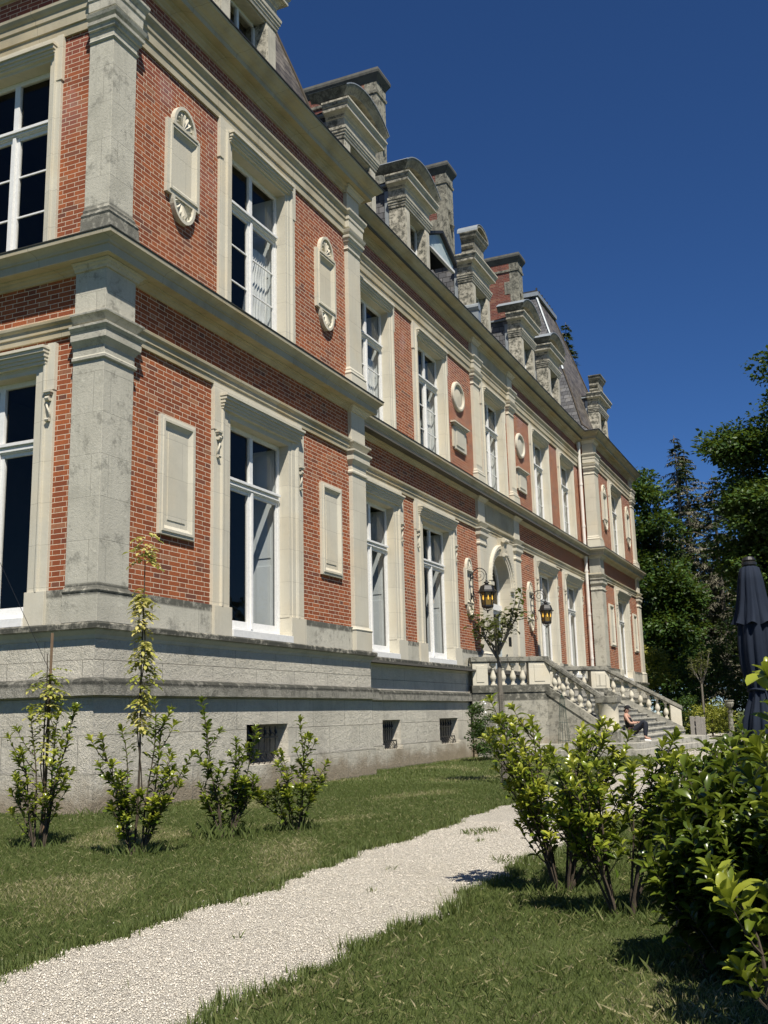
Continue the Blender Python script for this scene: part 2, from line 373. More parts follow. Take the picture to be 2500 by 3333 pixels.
for x in (8.79,): mb.add([(x, 0, 3.05), (x, RC, 3.05), (x, RC, 13.2), (x, 0, 13.2)], [(0, 1, 2, 3)])
mb.add([(XE, 0, 3.05), (XE, 13, 3.05), (XE, 13, 13.2), (XE, 0, 13.2)], [(0, 1, 2, 3)])
mb.add([(0, 13, 0), (XE, 13, 0), (XE, 13, 13.6), (0, 13, 13.6)], [(0, 1, 2, 3)])
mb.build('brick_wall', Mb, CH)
# interior shell: floors and a dark back partition
mi = MB()
for z in (2.45, 7.95, 13.25): mi.box(.3, XE-.3, RC+.35 if z < 0 else .30, 12.9, z-.05, z)
for z0, z1 in ((2.46, 7.88), (7.96, 13.18)):
    mi.box(.32, XE-.3, 6.0, 6.1, z0, z1)
    for x in (6.9, 8.2, 12.6, 17.5, 24.0, 28.6, 32.9, 35.2, 41): mi.box(x, x+.1, .9, 5.99, z0, z1)
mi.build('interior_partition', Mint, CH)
# base: lower plinth, wall, band, wall, ledge  (swept round the whole plan)
def swept(name, prof, mat, path=planpath, bevel=0, parent=CH):
    m = MB(); m.sweep(path, prof); return m.build(name, mat, parent, bevel=bevel)
bw = MB()
def base_run(fn, u0, u1, Y):
    hl = [(a, b, .42, 1.10) for (a, b, y) in CELL if y == Y and u0 < a < u1]
    bw.fn = fn; holes_wall(bw, u0, u1, .53, 1.56, [(a, b, .53, 1.10) for (a, b, _, _) in hl], .12)
    holes_wall(bw, u0, u1, -.3, .53, hl, .16)
    for (a, b, z0, z1) in hl:       # splayed reveal and dark back
        for d0, zz0, zz1 in ((.12, .53, 1.10), (.16, .42, .53)):
            bw.add([(a, d0, zz0), (a, -.55, zz0), (a, -.55, zz1), (a, d0, zz1)], [(0, 1, 2, 3)])
            bw.add([(b, d0, zz0), (b-.16, -.55, zz0), (b-.16, -.55, zz1), (b, d0, zz1)], [(0, 1, 2, 3)])
        bw.add([(a, .12, z1), (b, .12, z1), (b-.16, -.55, z1), (a, -.55, z1)], [(0, 1, 2, 3)])
        bw.add([(a, .16, z0), (b, .16, z0), (b, -.55, z0+.03), (a, -.55, z0+.03)], [(0, 1, 2, 3)])
base_run(front(0), -.12, 8.91, 0); base_run(front(RC), 8.79, X2, RC); base_run(front(0), X2-.12, XE+.12, 0)
base_run(sidef(0), -.12, 13, 99)
bw.fn = None; bw.box(-.16, -.118, -.16, -.118, -.3, .53); bw.box(8.79, 8.95, -.159, .4, -.3, .527); bw.box(XE, XE+.16, -.159, .4, -.3, .527)
bw.fn = sidef(X2)
holes_wall(bw, -.12, RC, -.3, .53, [], .16); holes_wall(bw, -.12, RC, .53, 1.56, [], .12)
bw.fn = None
bw.add([(8.91, -.12, -.3), (8.91, RC, -.3), (8.91, RC, 1.56), (8.91, -.12, 1.56)], [(0, 1, 2, 3)])
bw.add([(XE+.12, -.12, -.3), (XE+.12, 13, -.3), (XE+.12, 13, 1.56), (XE+.12, -.12, 1.56)], [(0, 1, 2, 3)])
bw.build('base_wall', Mr, CH)
m = MB(); m.sweep(planpath, [(.12, .525), (.145, .528), (.16, .50), (.165, .3), (.17, -.3)], caps=False); m.build('plinth_joint', Mr, CH)
bpy.data.objects['plinth_joint'].hide_render = True
bpy.data.objects.remove(bpy.data.objects['plinth_joint'])
m = MB(); m.sweep(planpath, [(-.1, 1.80), (.10, 1.80), (.10, 2.36), (-.1, 2.36)]); m.build('base_upper_wall', Mr, CH)
swept('base_band', [(-.05, 1.55), (.225, 1.552), (.23, 1.74), (.20, 1.775), (.12, 1.80), (-.05, 1.80)], Mbd, bevel=.006)
swept('base_ledge', [(-.05, 2.33), (.11, 2.33), (.125, 2.38), (.17, 2.43), (.19, 2.455), (.215, 2.46), (.22, 2.53), (.20, 2.548), (.02, 2.558), (-.3, 2.558)], Mlg, bevel=.004)
# dado course between windows
db = MB()
def dado(fn, u0, u1, hl):
    db.fn = fn; xs = [u0]
    for (a, b) in sorted(hl): xs += [a, b]
    xs.append(u1)
    for i in range(0, len(xs), 2):
        if xs[i+1] > xs[i]+.01: db.box(xs[i], xs[i+1], -.28, .05, 2.56, 3.05)
dado(front(0), -.05, 8.84, [(3.35, 5.46)])
dado(front(RC), 8.85, X2-.06, [(p-.02, q+.02) for (k, y, a, b, p, q) in WIN if k == 'g' and y == RC]+[(EC-1.9, EC+1.9)])
dado(front(0), X2-.05, XE+.05, [(P2(3.35), P2(5.46))])
dado(sidef(0), .05, 12.9, [(1.18, 2.94), (5.78, 7.52)])
db.fn = sidef(X2); db.box(.0, RC, -.2, .051, 2.56, 3.05)
split_build(db, 'dado_course', Mg, CH, .004)
# architraves, string course, cornice
arch = [(-.02, 6.86), (.045, 6.86), (.05, 6.96), (.07, 6.965), (.072, 7.05), (.10, 7.07), (.115, 7.09), (.12, 7.13), (.10, 7.145), (-.02, 7.18)]
swept('lower_architrave', arch, Mc)
strg = [(-.02, 7.80), (.04, 7.80), (.05, 7.83), (.09, 7.85), (.10, 7.875), (.145, 7.885), (.15, 7.905), (.30, 7.91), (.305, 8.03), (.325, 8.04), (.335, 8.075), (.375, 8.12), (.405, 8.145), (.42, 8.15), (.425, 8.205), (.40, 8.235), (.02, 8.33), (-.3, 8.335)]
swept('string_course', strg, Mc)
swept('string_course_capping', [(.38, 8.239), (.435, 8.215), (.44, 8.232), (.40, 8.252), (.02, 8.345), (.0, 8.33)], Mcap)
ua = [(-.02, 11.97), (.04, 11.97), (.045, 12.13), (.07, 12.135), (.075, 12.30), (.095, 12.32), (.10, 12.42), (.13, 12.45), (.155, 12.50), (.16, 12.545), (-.02, 12.57)]
swept('upper_architrave', ua, Mc)
cor = [(-.02, 13.03), (.035, 13.03), (.045, 13.07), (.09, 13.10), (.10, 13.13), (.15, 13.15), (.155, 13.175), (.305, 13.19), (.31, 13.29), (.33, 13.30), (.345, 13.33), (.41, 13.37), (.475, 13.44), (.51, 13.46), (.52, 13.50), (.49, 13.52), (.0, 13.58), (-.3, 13.58)]
swept('cornice', cor, Mc)
swept('gutter', [(.46, 13.528), (.535, 13.505), (.54, 13.53), (.50, 13.56), (.1, 13.62), (-.3, 13.63), (-.3, 13.60)], Mlead)
fs = MB()
for fn, u0, u1 in ((front(0), -.03, 8.82), (front(RC), 8.8, X2-.03), (front(0), X2-.03, XE+.03), (sidef(0), 0.03, 13)):
    fs.fn = fn; fs.box(u0, u1, -.1, .028, 8.33, 8.47)
fs.build('upper_base_strip', Mk, CH)

# pilasters
def ring(x0, x1, y0, y1): return [(x0, y1), (x0, y0), (x1, y0), (x1, y1)]
def pilaster(x0, x1, y0, y1, up, mat=Mg, low=None, fluted=False, capw=1.0):
    """x0..x1 shaft width, y0 front face, y1 embedded back"""
    m = MB(); r = ring(x0, x1, y0, y1)
    if not up:
        m.box(x0-.05, x1+.05, y0-.05, y1, 2.56, 2.97)
        m.sweep(r, [(-.03, 2.97), (.055, 2.971), (.065, 3.0), (.03, 3.03), (.012, 3.06), (.005, 3.065), (-.03, 3.065)])
        zs, zt = 3.03, 6.9
        cap = [(-.01, 6.38), (.012, 6.381), (.034, 6.40), (.036, 6.44), (.012, 6.46), (.006, 6.47), (.006, 6.60), (.02, 6.61), (.035, 6.64), (.068, 6.68), (.075, 6.685), (.078, 6.775), (.065, 6.78), (.07, 6.80), (.095, 6.845), (.118, 6.87), (.12, 6.905), (-.01, 6.912)]
        m.sweep(r, cap)
        m.sweep(r, [(-.01, 6.915), (.006, 6.915), (.008, 6.965), (.03, 6.97), (.05, 7.01), (.085, 7.055), (.105, 7.065), (.11, 7.10), (-.01, 7.115)])
        m.sweep(r, [(-.01, 7.79), (.035, 7.79), (.045, 7.83), (.075, 7.85), (.085, 7.88), (.12, 7.89), (.12, 7.904), (-.01, 7.904)])
        m.box(x0, x1, y0, y1, zs, 7.8)
    else:
        m.taper((x0-.09, x1+.09, y0-.09, y1), (x0-.07, x1+.07, y0-.07, y1), 8.30, 8.62)
        m.sweep(r, [(-.03, 8.61), (.055, 8.612), (.075, 8.66), (.055, 8.70), (.03, 8.72), (.035, 8.76), (.012, 8.80), (.005, 8.82), (-.03, 8.82)])
        cap = [(-.01, 11.60), (.012, 11.60), (.03, 11.63), (.006, 11.66), (.006, 11.74), (.02, 11.75), (.025, 11.79), (.05, 11.80), (.06, 11.86), (.085, 11.88), (.09, 11.93), (.06, 11.95), (.10, 12.0), (.12, 12.06), (-.01, 12.08)]
        m.sweep(r, cap)
        m.sweep(r, [(-.01, 12.07)]+[(o*.9, z) for o, z in ua[2:-1]]+[(-.01, 12.56)])
        m.box(x0, x1, y0, y1, 8.62, 13.03)
        m.sweep(r, [(-.01, 13.02), (.03, 13.02), (.04, 13.07), (.075, 13.10), (.085, 13.14), (.12, 13.15), (.12, 13.172), (-.01, 13.172)])
        if fluted:
            n = 6; w = (x1-x0)/(2*n+1)
            for i in range(n):
                a = x0+w*(2*i+1); m.box(a-.004, a+w*.55, y0-.018, y0+.01, 8.95, 11.45)
    return m.build('pilaster', mat, CH, bevel=.005)
for up_ in (0, 1):
    w = .61 if not up_ else .49
    pilaster(-.08, w, -.09, .48 if not up_ else .37, up_)
    pilaster(8.18 if not up_ else 8.16, 8.87 if not up_ else 8.80, -.09, .3, up_, Ms)
    pilaster(X2-.08, X2+.66, -.09, .40, up_, Mg if not up_ else Ms)
    pilaster(P2(8.2), XE+.08, -.09, .4, up_, Ms)
pilaster(EC-2.22, EC-1.60, RC-.10, RC+.2, 0, Ms); pilaster(EC+1.60, EC+2.22, RC-.10, RC+.2, 0, Ms)
pilaster(EC-2.20, EC-1.62, RC-.10, RC+.2, 1, Ms, fluted=True); pilaster(EC+1.62, EC+2.20, RC-.10, RC+.2, 1, Ms, fluted=True)
# entry frieze blocks
m = MB(front(RC)); m.box(EC-1.6, EC+1.6, -.1, .05, 7.17, 7.81)
m.box(EC-1.35, EC+1.35, 0, .065, 7.24, 7.74); m.build('frieze_panel', Mc, CH, bevel=.01)
m = MB(front(RC)); m.box(EC-1.62, EC+1.62, -.1, .05, 12.56, 13.04); m.box(EC-1.28, EC+1.28, 0, .075, 12.64, 12.98); m.build('frieze_panel', Mc, CH, bevel=.01)

# windows
def fac_conv(fn): return lambda a, b, h: (a, h, b)   # path (u,z), profile depth h -> fn(u,d,z)
def window(fn, kind, a, b, p, q, side=False, leaf=0, cur=False, shut=True):
    zt = 6.36 if kind == 'g' else 11.60; zb = 2.69 if kind == 'g' else 8.36
    zo = 6.78 if kind == 'g' else 12.0
    wL, wR, wt = p-a, b-q, zo-zt
    w0 = min(wL, wR)
    fr = -.19     # frame plane depth
    # sash (the part)
    s = MB(fn); t = .055
    s.box(p, p+.07, fr-.03, fr+.03, zb, zt); s.box(q-.07, q, fr-.03, fr+.03, zb, zt)
    s.box(p+.07, q-.07, fr-.03, fr+.03, zt-.08, zt)
    zr = zb+.03
    s.box(p+.07, q-.07, fr-.04, fr+.05, zb, zb+.07)
    c = (p+q)/2-.02; zT = (5.24, 5.40) if kind == 'g' else (10.58, 10.70)
    s.box(p+.07, q-.07, fr-.03, fr+.05, *zT); s.box(p+.07, q-.07, fr+.05, fr+.10, zT[1]-.06, zT[1]-.01); s.box(p+.07, q-.07, fr+.05, fr+.075, zT[0]+.02, zT[0]+.05)
    s.box(c-.055, c+.055, fr-.025, fr+.04, zT[1], zt-.08)
    s.box(c-.09, c+.09, fr-.03, fr+.03, zb+.07, zT[0]); s.box(c-.03, c+.035, fr+.03, fr+.065, zb+.07, zT[0])
    for x0, x1 in ((p+.07, p+.13), (q-.13, q-.07)): s.box(x0, x1, fr-.025, fr+.02, zb+.07, zT[0])
    s.box(p+.13, c-.09, fr-.025, fr+.02, zb+.07, zb+.19); s.box(c+.09, q-.13, fr-.025, fr+.02, zb+.07, zb+.19)
    s.box(p+.13, c-.09, fr-.025, fr+.02, zT[0]-.06, zT[0]); s.box(c+.09, q-.13, fr-.025, fr+.02, zT[0]-.06, zT[0])
    if kind == 'u':
        for i in (1, 2):
            z = zb+.1+(zT[0]-zb-.1)*i/3
            s.box(p+.13, c-.09, fr-.015, fr+.012, z-.015, z+.015); s.box(c+.09, q-.13, fr-.015, fr+.012, z-.015, z+.015)
    wo_ = s.build('window', Mw, CH, bevel=.003)
    g = MB(fn); g.add([(p+.06, fr-.005, zb+.05), (q-.06, fr-.005, zb+.05), (q-.06, fr-.005, zt-.07), (p+.06, fr-.005, zt-.07)], [(0, 1, 2, 3)])
    g.build('pane', Mgl, wo_)
    # stone surround
    m = MB(fn); conv = fac_conv(fn)
    pr = [(0, -.28), (0, .045), (w0*.18, .048), (w0*.19, .062), (w0*.42, .066), (w0*.44, .082), (w0*.52, .10), (w0*.60, .10), (w0*.62, .06), (w0, .055), (w0, -.02)]
    z0 = 3.03 if kind == 'g' else 8.36
    m.sweep([(p, z0), (p, zt), (q, zt), (q, z0)], pr, side=-1, conv=conv, caps=False)
    if wL > w0+.01: m.box(a, p-w0, -.02, .052, z0, zo-.02)
    if wR > w0+.01: m.box(q+w0, b, -.02, .052, z0, zo-.02)
    if wt > w0: m.box(a, b, -.02, .05, zt+w0, zo)
    if kind == 'g':
        m.box(a-.005, p, -.28, .10, 2.56, 3.045); m.box(q, b+.005, -.28, .10, 2.56, 3.045)
        hz = zt+.10
        for i, (d, dz) in enumerate(((.115, .05), (.14, .05), (.165, .06), (.20, .055), (.225, .045))):
            m.box(p-w0*.62-i*.012, q+w0*.62+i*.012, 0, d, hz, hz+dz); hz += dz
        m.box(a-.01, p-w0*.64, 0, .075, 6.05, zo+.0); m.box(q+w0*.64, b+.01, 0, .075, 6.05, zo+.0)
    else:
        m.box(a-.02, a+.10, 0, .07, 11.2, zo); m.box(b-.10, b+.02, 0, .07, 11.2, zo)
        hz = zt+.05
        for i, (d, dz) in enumerate(((.10, .04), (.125, .05), (.155, .06), (.185, .05))):
            m.box(p-.12-i*.012, q+.12+i*.012, 0, d, hz, hz+dz); hz += dz
        m.box(a, b, -.02, .06, zo-.16, zo-.003)
    m.build('surround', Ms, wo_, bevel=.003)
    m = MB(fn)
    m.box(p, q, -.28, .13 if kind == 'g' else .06, zb-.13, zb-.005); m.box(p+.05, q-.05, -.2, -.08, zb-.005, zb+.03)
    m.build('sill', Mw if kind == 'g' else Mk, wo_, bevel=.004)
    if kind == 'g':
        for xc in (p-w0*.80, q+w0*.80):
            k = MB(fn)
            k.box(xc-.07, xc+.07, .05, .135, 6.0, 6.035); k.box(xc-.055, xc+.055, .05, .115, 5.965, 6.0)
            pts = []
            for i in range(15):
                tt = i/14; ang = -1.5+tt*5.2; pts.append((xc+.028*math.cos(ang*1.3)+(.5-tt)*.03, .07+.03*math.sin(ang), 5.95-tt*.36))
            k.tube(pts, [.022*(1-.4*i/14) for i in range(15)], 7)
            for zz, rr in ((5.91, .042), (5.585, .028)):
                k.tube([(xc-.035, .09, zz), (xc+.035, .09, zz)], rr, 8)
            k.build('console', Ms, wo_, smooth=False)
    if shut:
        m = MB(fn); x = q-.02
        m.box(x-.04, x, -.72, -.24, zb+.02, zt-.06)
        for z0_, z1_ in ((zb+.15, zb+1.35), (zb+1.5, zt-.9), (zt-.78, zt-.18)): m.box(x-.055, x-.04, -.64, -.32, z0_, z1_)
        m.build('interior_shutter', Mws, wo_, bevel=.004); m = MB(fn); m.box(p-.02, p+.02, -.72, -.24, zb+.02, zt-.06)
        m.build('interior_shutter', Mws, wo_, bevel=.004)
    if cur:
        m = MB(fn); n = 26; vs = []; fs_ = []; x0, x1 = (c+.02, q-.10)
        ztop, nz = zT[0]-.3, 12
        for j in range(nz+1):
            z = zb+.1+(ztop-zb-.1)*j/nz
            for i in range(n+1):
                f = i/n; w = min(1, .55+.45*math.sin(math.pi*min(1, (j/nz)))) ; gather = (1-.45*(j/nz)**2)
                vs.append((x1-(x1-x0)*(1-f)*gather, -.36+.03*math.sin(i*1.9+j*.25)+.01*math.sin(j*1.3), z))
        for j in range(nz):
            for i in range(n): fs_.append((j*(n+1)+i, j*(n+1)+i+1, (j+1)*(n+1)+i+1, (j+1)*(n+1)+i))
        m.add(vs, fs_); m.build('curtain', Mcur, wo_, smooth=True)
    return wo_
for i, (k, Y, a, b, p, q) in enumerate(WIN):
    window(front(Y), k, a, b, p, q, cur=(k == 'u'))
for (k, a, b, p, q) in SIDEWIN: window(sidef(0), k, a, b, p, q, side=True, shut=False)
wu = window(front(RC), 'u', EC-1.32, EC+1.32, EC-.95, EC+.95, cur=True)

# stone panels on the brick
def panel(fn, x0, x1, z0, z1, mat=Ms):
    m = MB(fn); conv = fac_conv(fn)
    m.box(x0+.05, x1-.05, -.02, .018, z0+.05, z1-.05)
    m.sweep([(x0, z0), (x0, z1), (x1, z1), (x1, z0)], [(0, -.02), (0, .055), (-.05, .06), (-.055, .075), (-.10, .075), (-.11, .055), (-.16, .02), (-.17, .0)], closed=True, side=-1, conv=conv)
    m.box(x0+.24, x1-.24, 0, .03, z0+.25, z1-.25)
    return m.build('wall_panel', mat, CH, bevel=.003)
for P, Y in ((P1, 0), (P2, 0)):
    panel(front(Y), P(1.36), P(2.31), 4.02, 5.93); panel(front(Y), P(6.79), P(7.72), 4.02, 5.93)
def halfdisc(m, xc, zc, rx, rz, d0, d1, sgn, n=14):
    v = [(xc, d0, zc), (xc, d1, zc)]
    for i in range(n+1):
        a = math.pi*i/n; x, z = xc+rx*math.cos(a), zc+sgn*rz*math.sin(a); v += [(x, d0, z), (x, d1, z)]
    f = []
    for i in range(n): f += [(1, 3+2*i, 5+2*i), (2+2*i, 4+2*i, 5+2*i, 3+2*i)]
    f += [(0, 2, 3, 1), (0, 1, 3+2*n, 2+2*n)]
    m.add(v, f)
def niche(fn, x0, x1, z0, z1, rz=.40, mat=Ms):
    m = MB(fn); conv = fac_conv(fn); c = (x0+x1)/2; r = (x1-x0)/2
    ins = .14*r/.46
    m.box(x0+.04, x1-.04, -.02, .02, z0+.04, z1-.04)
    m.sweep([(x0, z0), (x0, z1), (x1, z1), (x1, z0)], [(0, -.02), (0, .06), (-.07, .065), (-.08, .085), (-.12*r/.46, .085), (-.13*r/.46, .06), (-.20*r/.46, .015)], closed=True, side=-1, conv=conv)
    for sg, zc in ((1, z1), (-1, z0)):
        rr = r-ins
        halfdisc(m, c, zc, rr, rz, -.02, .035, sg)
        pts = [(c+rr*math.cos(math.pi*i/16), zc+sg*rz*math.sin(math.pi*i/16)) for i in range(17)]
        m.sweep(pts, [(0, -.02), (0, .085), (-.055, .085), (-.06, .03)], side=sg*1, conv=conv)
        for i in range(7):
            a = math.pi*(i+.5)/7; w = .13
            q0 = (c+.03*math.cos(a), zc+sg*.03*math.sin(a)); L0 = .84
            e1 = (c+(rr-.055)*L0*math.cos(a-w), zc+sg*(rz-.055)*L0*math.sin(a-w)); e2 = (c+(rr-.055)*L0*math.cos(a+w), zc+sg*(rz-.055)*L0*math.sin(a+w))
            e3 = (c+(rr-.05)*.97*math.cos(a), zc+sg*(rz-.05)*.97*math.sin(a))
            m.add([(q0[0], .035, q0[1]), (e1[0], .035, e1[1]), (e3[0], .035, e3[1]), (e2[0], .035, e2[1]), (c+rr*.6*math.cos(a), .085, zc+sg*rz*.6*math.sin(a))], [(0, 1, 4), (1, 2, 4), (2, 3, 4), (3, 0, 4)])
    m.box(x0+.10, x1-.10, .0, .10, z1-.07, z1-.02)
    return m.build('carved_panel', mat, CH, bevel=0)
for P, Y in ((P1, 0), (P2, 0)):
    niche(front(Y), P(1.39), P(2.33), 9.76, 11.10); niche(front(Y), P(6.68), P(7.60), 9.72, 11.05)
for c in (mx(17.32), mx(23.85)): niche(front(RC), c-.35, c+.35, 4.38, 5.48, .34)
# roundels and plaques
for c in (mx(17.02), mx(23.6)):
    m = MB(front(RC)); conv = fac_conv(None); zc = 10.80
    pts = [(c+.52*math.cos(2*math.pi*i/32), zc+.47*math.sin(2*math.pi*i/32)) for i in range(32)]
    m.sweep(pts, [(0, -.02), (0, .06), (-.03, .085), (-.09, .085), (-.11, .05), (-.15, .03)], closed=True, side=1, conv=lambda a, b, h: (a, h, b))
    n = 32; v = [(c, .05, zc)]+[(c+.38*math.cos(2*math.pi*i/n), .02, zc+.34*math.sin(2*math.pi*i/n)) for i in range(n)]
    m.add(v, [(0, 1+i, 1+(i+1) % n) for i in range(n)])
    m.build('roundel', Ms, CH)
    m = MB(front(RC)); z = 9.10
    m.box(c-.58, c+.58, -.02, .05, z, z+.62); m.box(c-.50, c+.50, 0, .07, z+.62, z+.68); m.box(c-.60, c+.60, 0, .11, z+.68, z+.73); m.box(c-.68, c+.68, 0, .15, z+.73, z+.78)
    m.box(c-.34, c+.34, 0, .075, z+.08, z+.54); m.box(c-.46, c+.46, 0, .08, z-.05, z)
    m.build('plaque', Ms, CH, bevel=.004)
# entry portal: wall with arch
zc = 5.33; ro = .98
m = MB(front(RC)); n = 20
m.box(EC-1.62, EC-ro, -.45, .04, 1.8, zc); m.box(EC+ro, EC+1.62, -.45, .04, 1.8, zc)
top = 6.88
arcp = [(EC-ro*math.cos(math.pi*i/n), zc+ro*math.sin(math.pi*i/n)) for i in range(n+1)]
for i in range(n):
    (xa, za), (xb, zb_) = arcp[i], arcp[i+1]
    m.add([(xa, .04, za), (xb, .04, zb_), (xb, .04, top), (xa, .04, top), (xa, -.45, za), (xb, -.45, zb_)], [(0, 1, 2, 3), (0, 4, 5, 1)])
m.box(EC-1.62, EC-ro, -.1, .04, zc, top); m.box(EC+ro, EC+1.62, -.1, .04, zc, top)
m.build('door_surround', Ms, CH)
m = MB(front(RC)); full = [(EC-ro, 2.9)]+arcp+[(EC+ro, 2.9)]
m.sweep([p for p in arcp], [(0, .04), (0, .06), (.09, .065), (.095, .09), (.20, .095), (.21, .13), (.30, .15), (.33, .13), (.335, .04)], side=-1, conv=lambda a, b, h: (a, h, b))
for i in range(34):
    a = math.pi*(i+.5)/34; r = ro+.235; x, z = EC-r*math.cos(a), zc+r*math.sin(a)
    m.add([(x-.022, .13, z-.022), (x+.022, .13, z-.022), (x+.022, .13, z+.022), (x-.022, .13, z+.022), (x, .165, z)], [(0, 1, 4), (1, 2, 4), (2, 3, 4), (3, 0, 4)])
m.box(EC-ro-.33, EC-ro, .04, .12, zc-.12, zc); m.box(EC+ro, EC+ro+.33, .04, .12, zc-.12, zc)
m.build('archivolt', Ms, CH)
m = MB(front(RC)); m.add([(EC-.10, .04, zc+ro-.04), (EC+.10, .04, zc+ro-.04), (EC+.19, .04, 6.87), (EC-.19, .04, 6.87), (EC-.10, .20, zc+ro-.04), (EC+.10, .20, zc+ro-.04), (EC+.19, .27, 6.87), (EC-.19, .27, 6.87)], [(0, 1, 2, 3), (4, 5, 6, 7), (0, 1, 5, 4), (1, 2, 6, 5), (2, 3, 7, 6), (3, 0, 4, 7)])
m.tube([(EC-.12, .21, zc+ro), (EC+.12, .21, zc+ro)], .07, 10); m.tube([(EC-.21, .25, 6.78), (EC+.21, .25, 6.78)], .08, 10)
m.build('keystone', Ms, CH, bevel=.006)
# door
Mdoor = mat_plain('door_paint', (.40, .45, .47), .5, .4, 0, .2, 8, .1)
m = MB(front(RC)); fr = -.38
for s0, s1 in ((-ro, -.03), (.03, ro)):
    x0, x1 = EC+s0, EC+s1
    m.box(x0, x0+.12, fr-.04, fr+.03, 1.88, 4.55); m.box(x1-.12, x1, fr-.04, fr+.03, 1.88, 4.55)
    for z0, z1 in ((1.88, 2.08), (2.95, 3.10), (4.43, 4.55)): m.box(x0+.12, x1-.12, fr-.04, fr+.03, z0, z1)
    m.box(x0+.12, x1-.12, fr-.03, fr-.005, 2.08, 2.95); m.box(x0+.2, x1-.2, fr-.01, fr+.015, 2.2, 2.83)
m.box(EC-.03, EC+.03, fr-.03, fr+.05, 1.88, 4.55)
dr = m.build('door', Mdoor, CH, bevel=.004)
m = MB(front(RC)); m.box(EC-ro, EC+ro, fr-.05, fr+.10, 4.55, 4.75)
ar2 = [(EC-(ro-.0)*math.cos(math.pi*i/n), zc+(ro-.0)*math.sin(math.pi*i/n)) for i in range(n+1)]
m.sweep([(EC-ro, 4.75)]+ar2+[(EC+ro, 4.75)], [(0, fr-.03), (0, fr+.04), (-.09, fr+.04), (-.09, fr-.03)], side=-1, conv=lambda a, b, h: (a, h, b))
for aa in (.33, .5, .67):
    x, z = EC-(ro-.08)*math.cos(math.pi*aa), zc+(ro-.08)*math.sin(math.pi*aa)
    m.tube([(EC, fr, 4.78), (x, fr, z)], .018, 5)
m.build('fanlight', Mw, dr)
m = MB(front(RC)); m.add([(EC-ro, fr, 1.9), (EC+ro, fr, 1.9), (EC+ro, fr, 6.31), (EC-ro, fr, 6.31)], [(0, 1, 2, 3)]); m.build('pane', Mgl, dr)
m = MB(front(RC)); 
for s in (-.5, .5):
    for i in range(-3, 4): m.tube([(EC+s+i*.07, fr+.05, 3.12), (EC+s+i*.07, fr+.05, 4.42)], .01, 5)
    for z in (3.3, 3.75, 4.2):
        m.tube([(EC+s-.25, fr+.05, z), (EC+s+.25, fr+.05, z)], .01, 5)
m.build('door_grille', Miron, dr)
m = MB(front(RC)); m.box(mx(21.0)+.02, mx(21.0)+.22, .04, .08, 3.35, 3.66); m.box(mx(21.0)+.07, mx(21.0)+.17, .08, .09, 3.42, 3.52); m.build('intercom', Miron, CH)
# cellar windows
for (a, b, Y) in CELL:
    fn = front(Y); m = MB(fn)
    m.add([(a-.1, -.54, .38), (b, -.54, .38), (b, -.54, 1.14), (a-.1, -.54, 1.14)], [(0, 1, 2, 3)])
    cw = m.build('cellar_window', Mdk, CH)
    m = MB(fn); nb = 7
    for i in range(nb):
        x = a+.08+(b-a-.30)*i/(nb-1)
        m.tube([(x, -.02, 1.06), (x, -.02, .62), (x, .06, .52), (x, .12, .47), (x, .08, .43)], .011, 5)
        m.tube([(x, -.02, 1.0), (x, .0, .93)], .022, 5)
        if i < nb-1:
            w = (b-a-.30)/(nb-1)
            m.tube([(x, -.02, .88), (x+w*.25, -.02, .93), (x+w*.5, -.02, .95), (x+w*.75, -.02, .93), (x+w, -.02, .88)], .008, 4)
    m.box(a+.02, b-.14, -.035, -.005, .86, .885); m.box(a+.02, b-.10, .02, .05, .60, .63)
    m.tube([(b-.10, .035, .62), (b-.16, .08, .45)], .014, 5)
    m.build('grille', Miron, cw)
# drainpipe
for nm, x, y, z0, z1 in (('drainpipe', 33.02, .50, 8.3, 13.05), ('drainpipe', 33.02, .50, 2.5, 7.9)):
    m = MB(); m.tube([(x, y, z0), (x, y, z1)], .07, 12)
    z = z0+.9
    while z < z1: m.tube([(x, y, z), (x, y, z+.09)], .086, 12); z += 1.9
    m.tube([(x, y, z1-.2), (x, y, z1)], .095, 12)
    m.build(nm, Mpipe, CH, smooth=False)

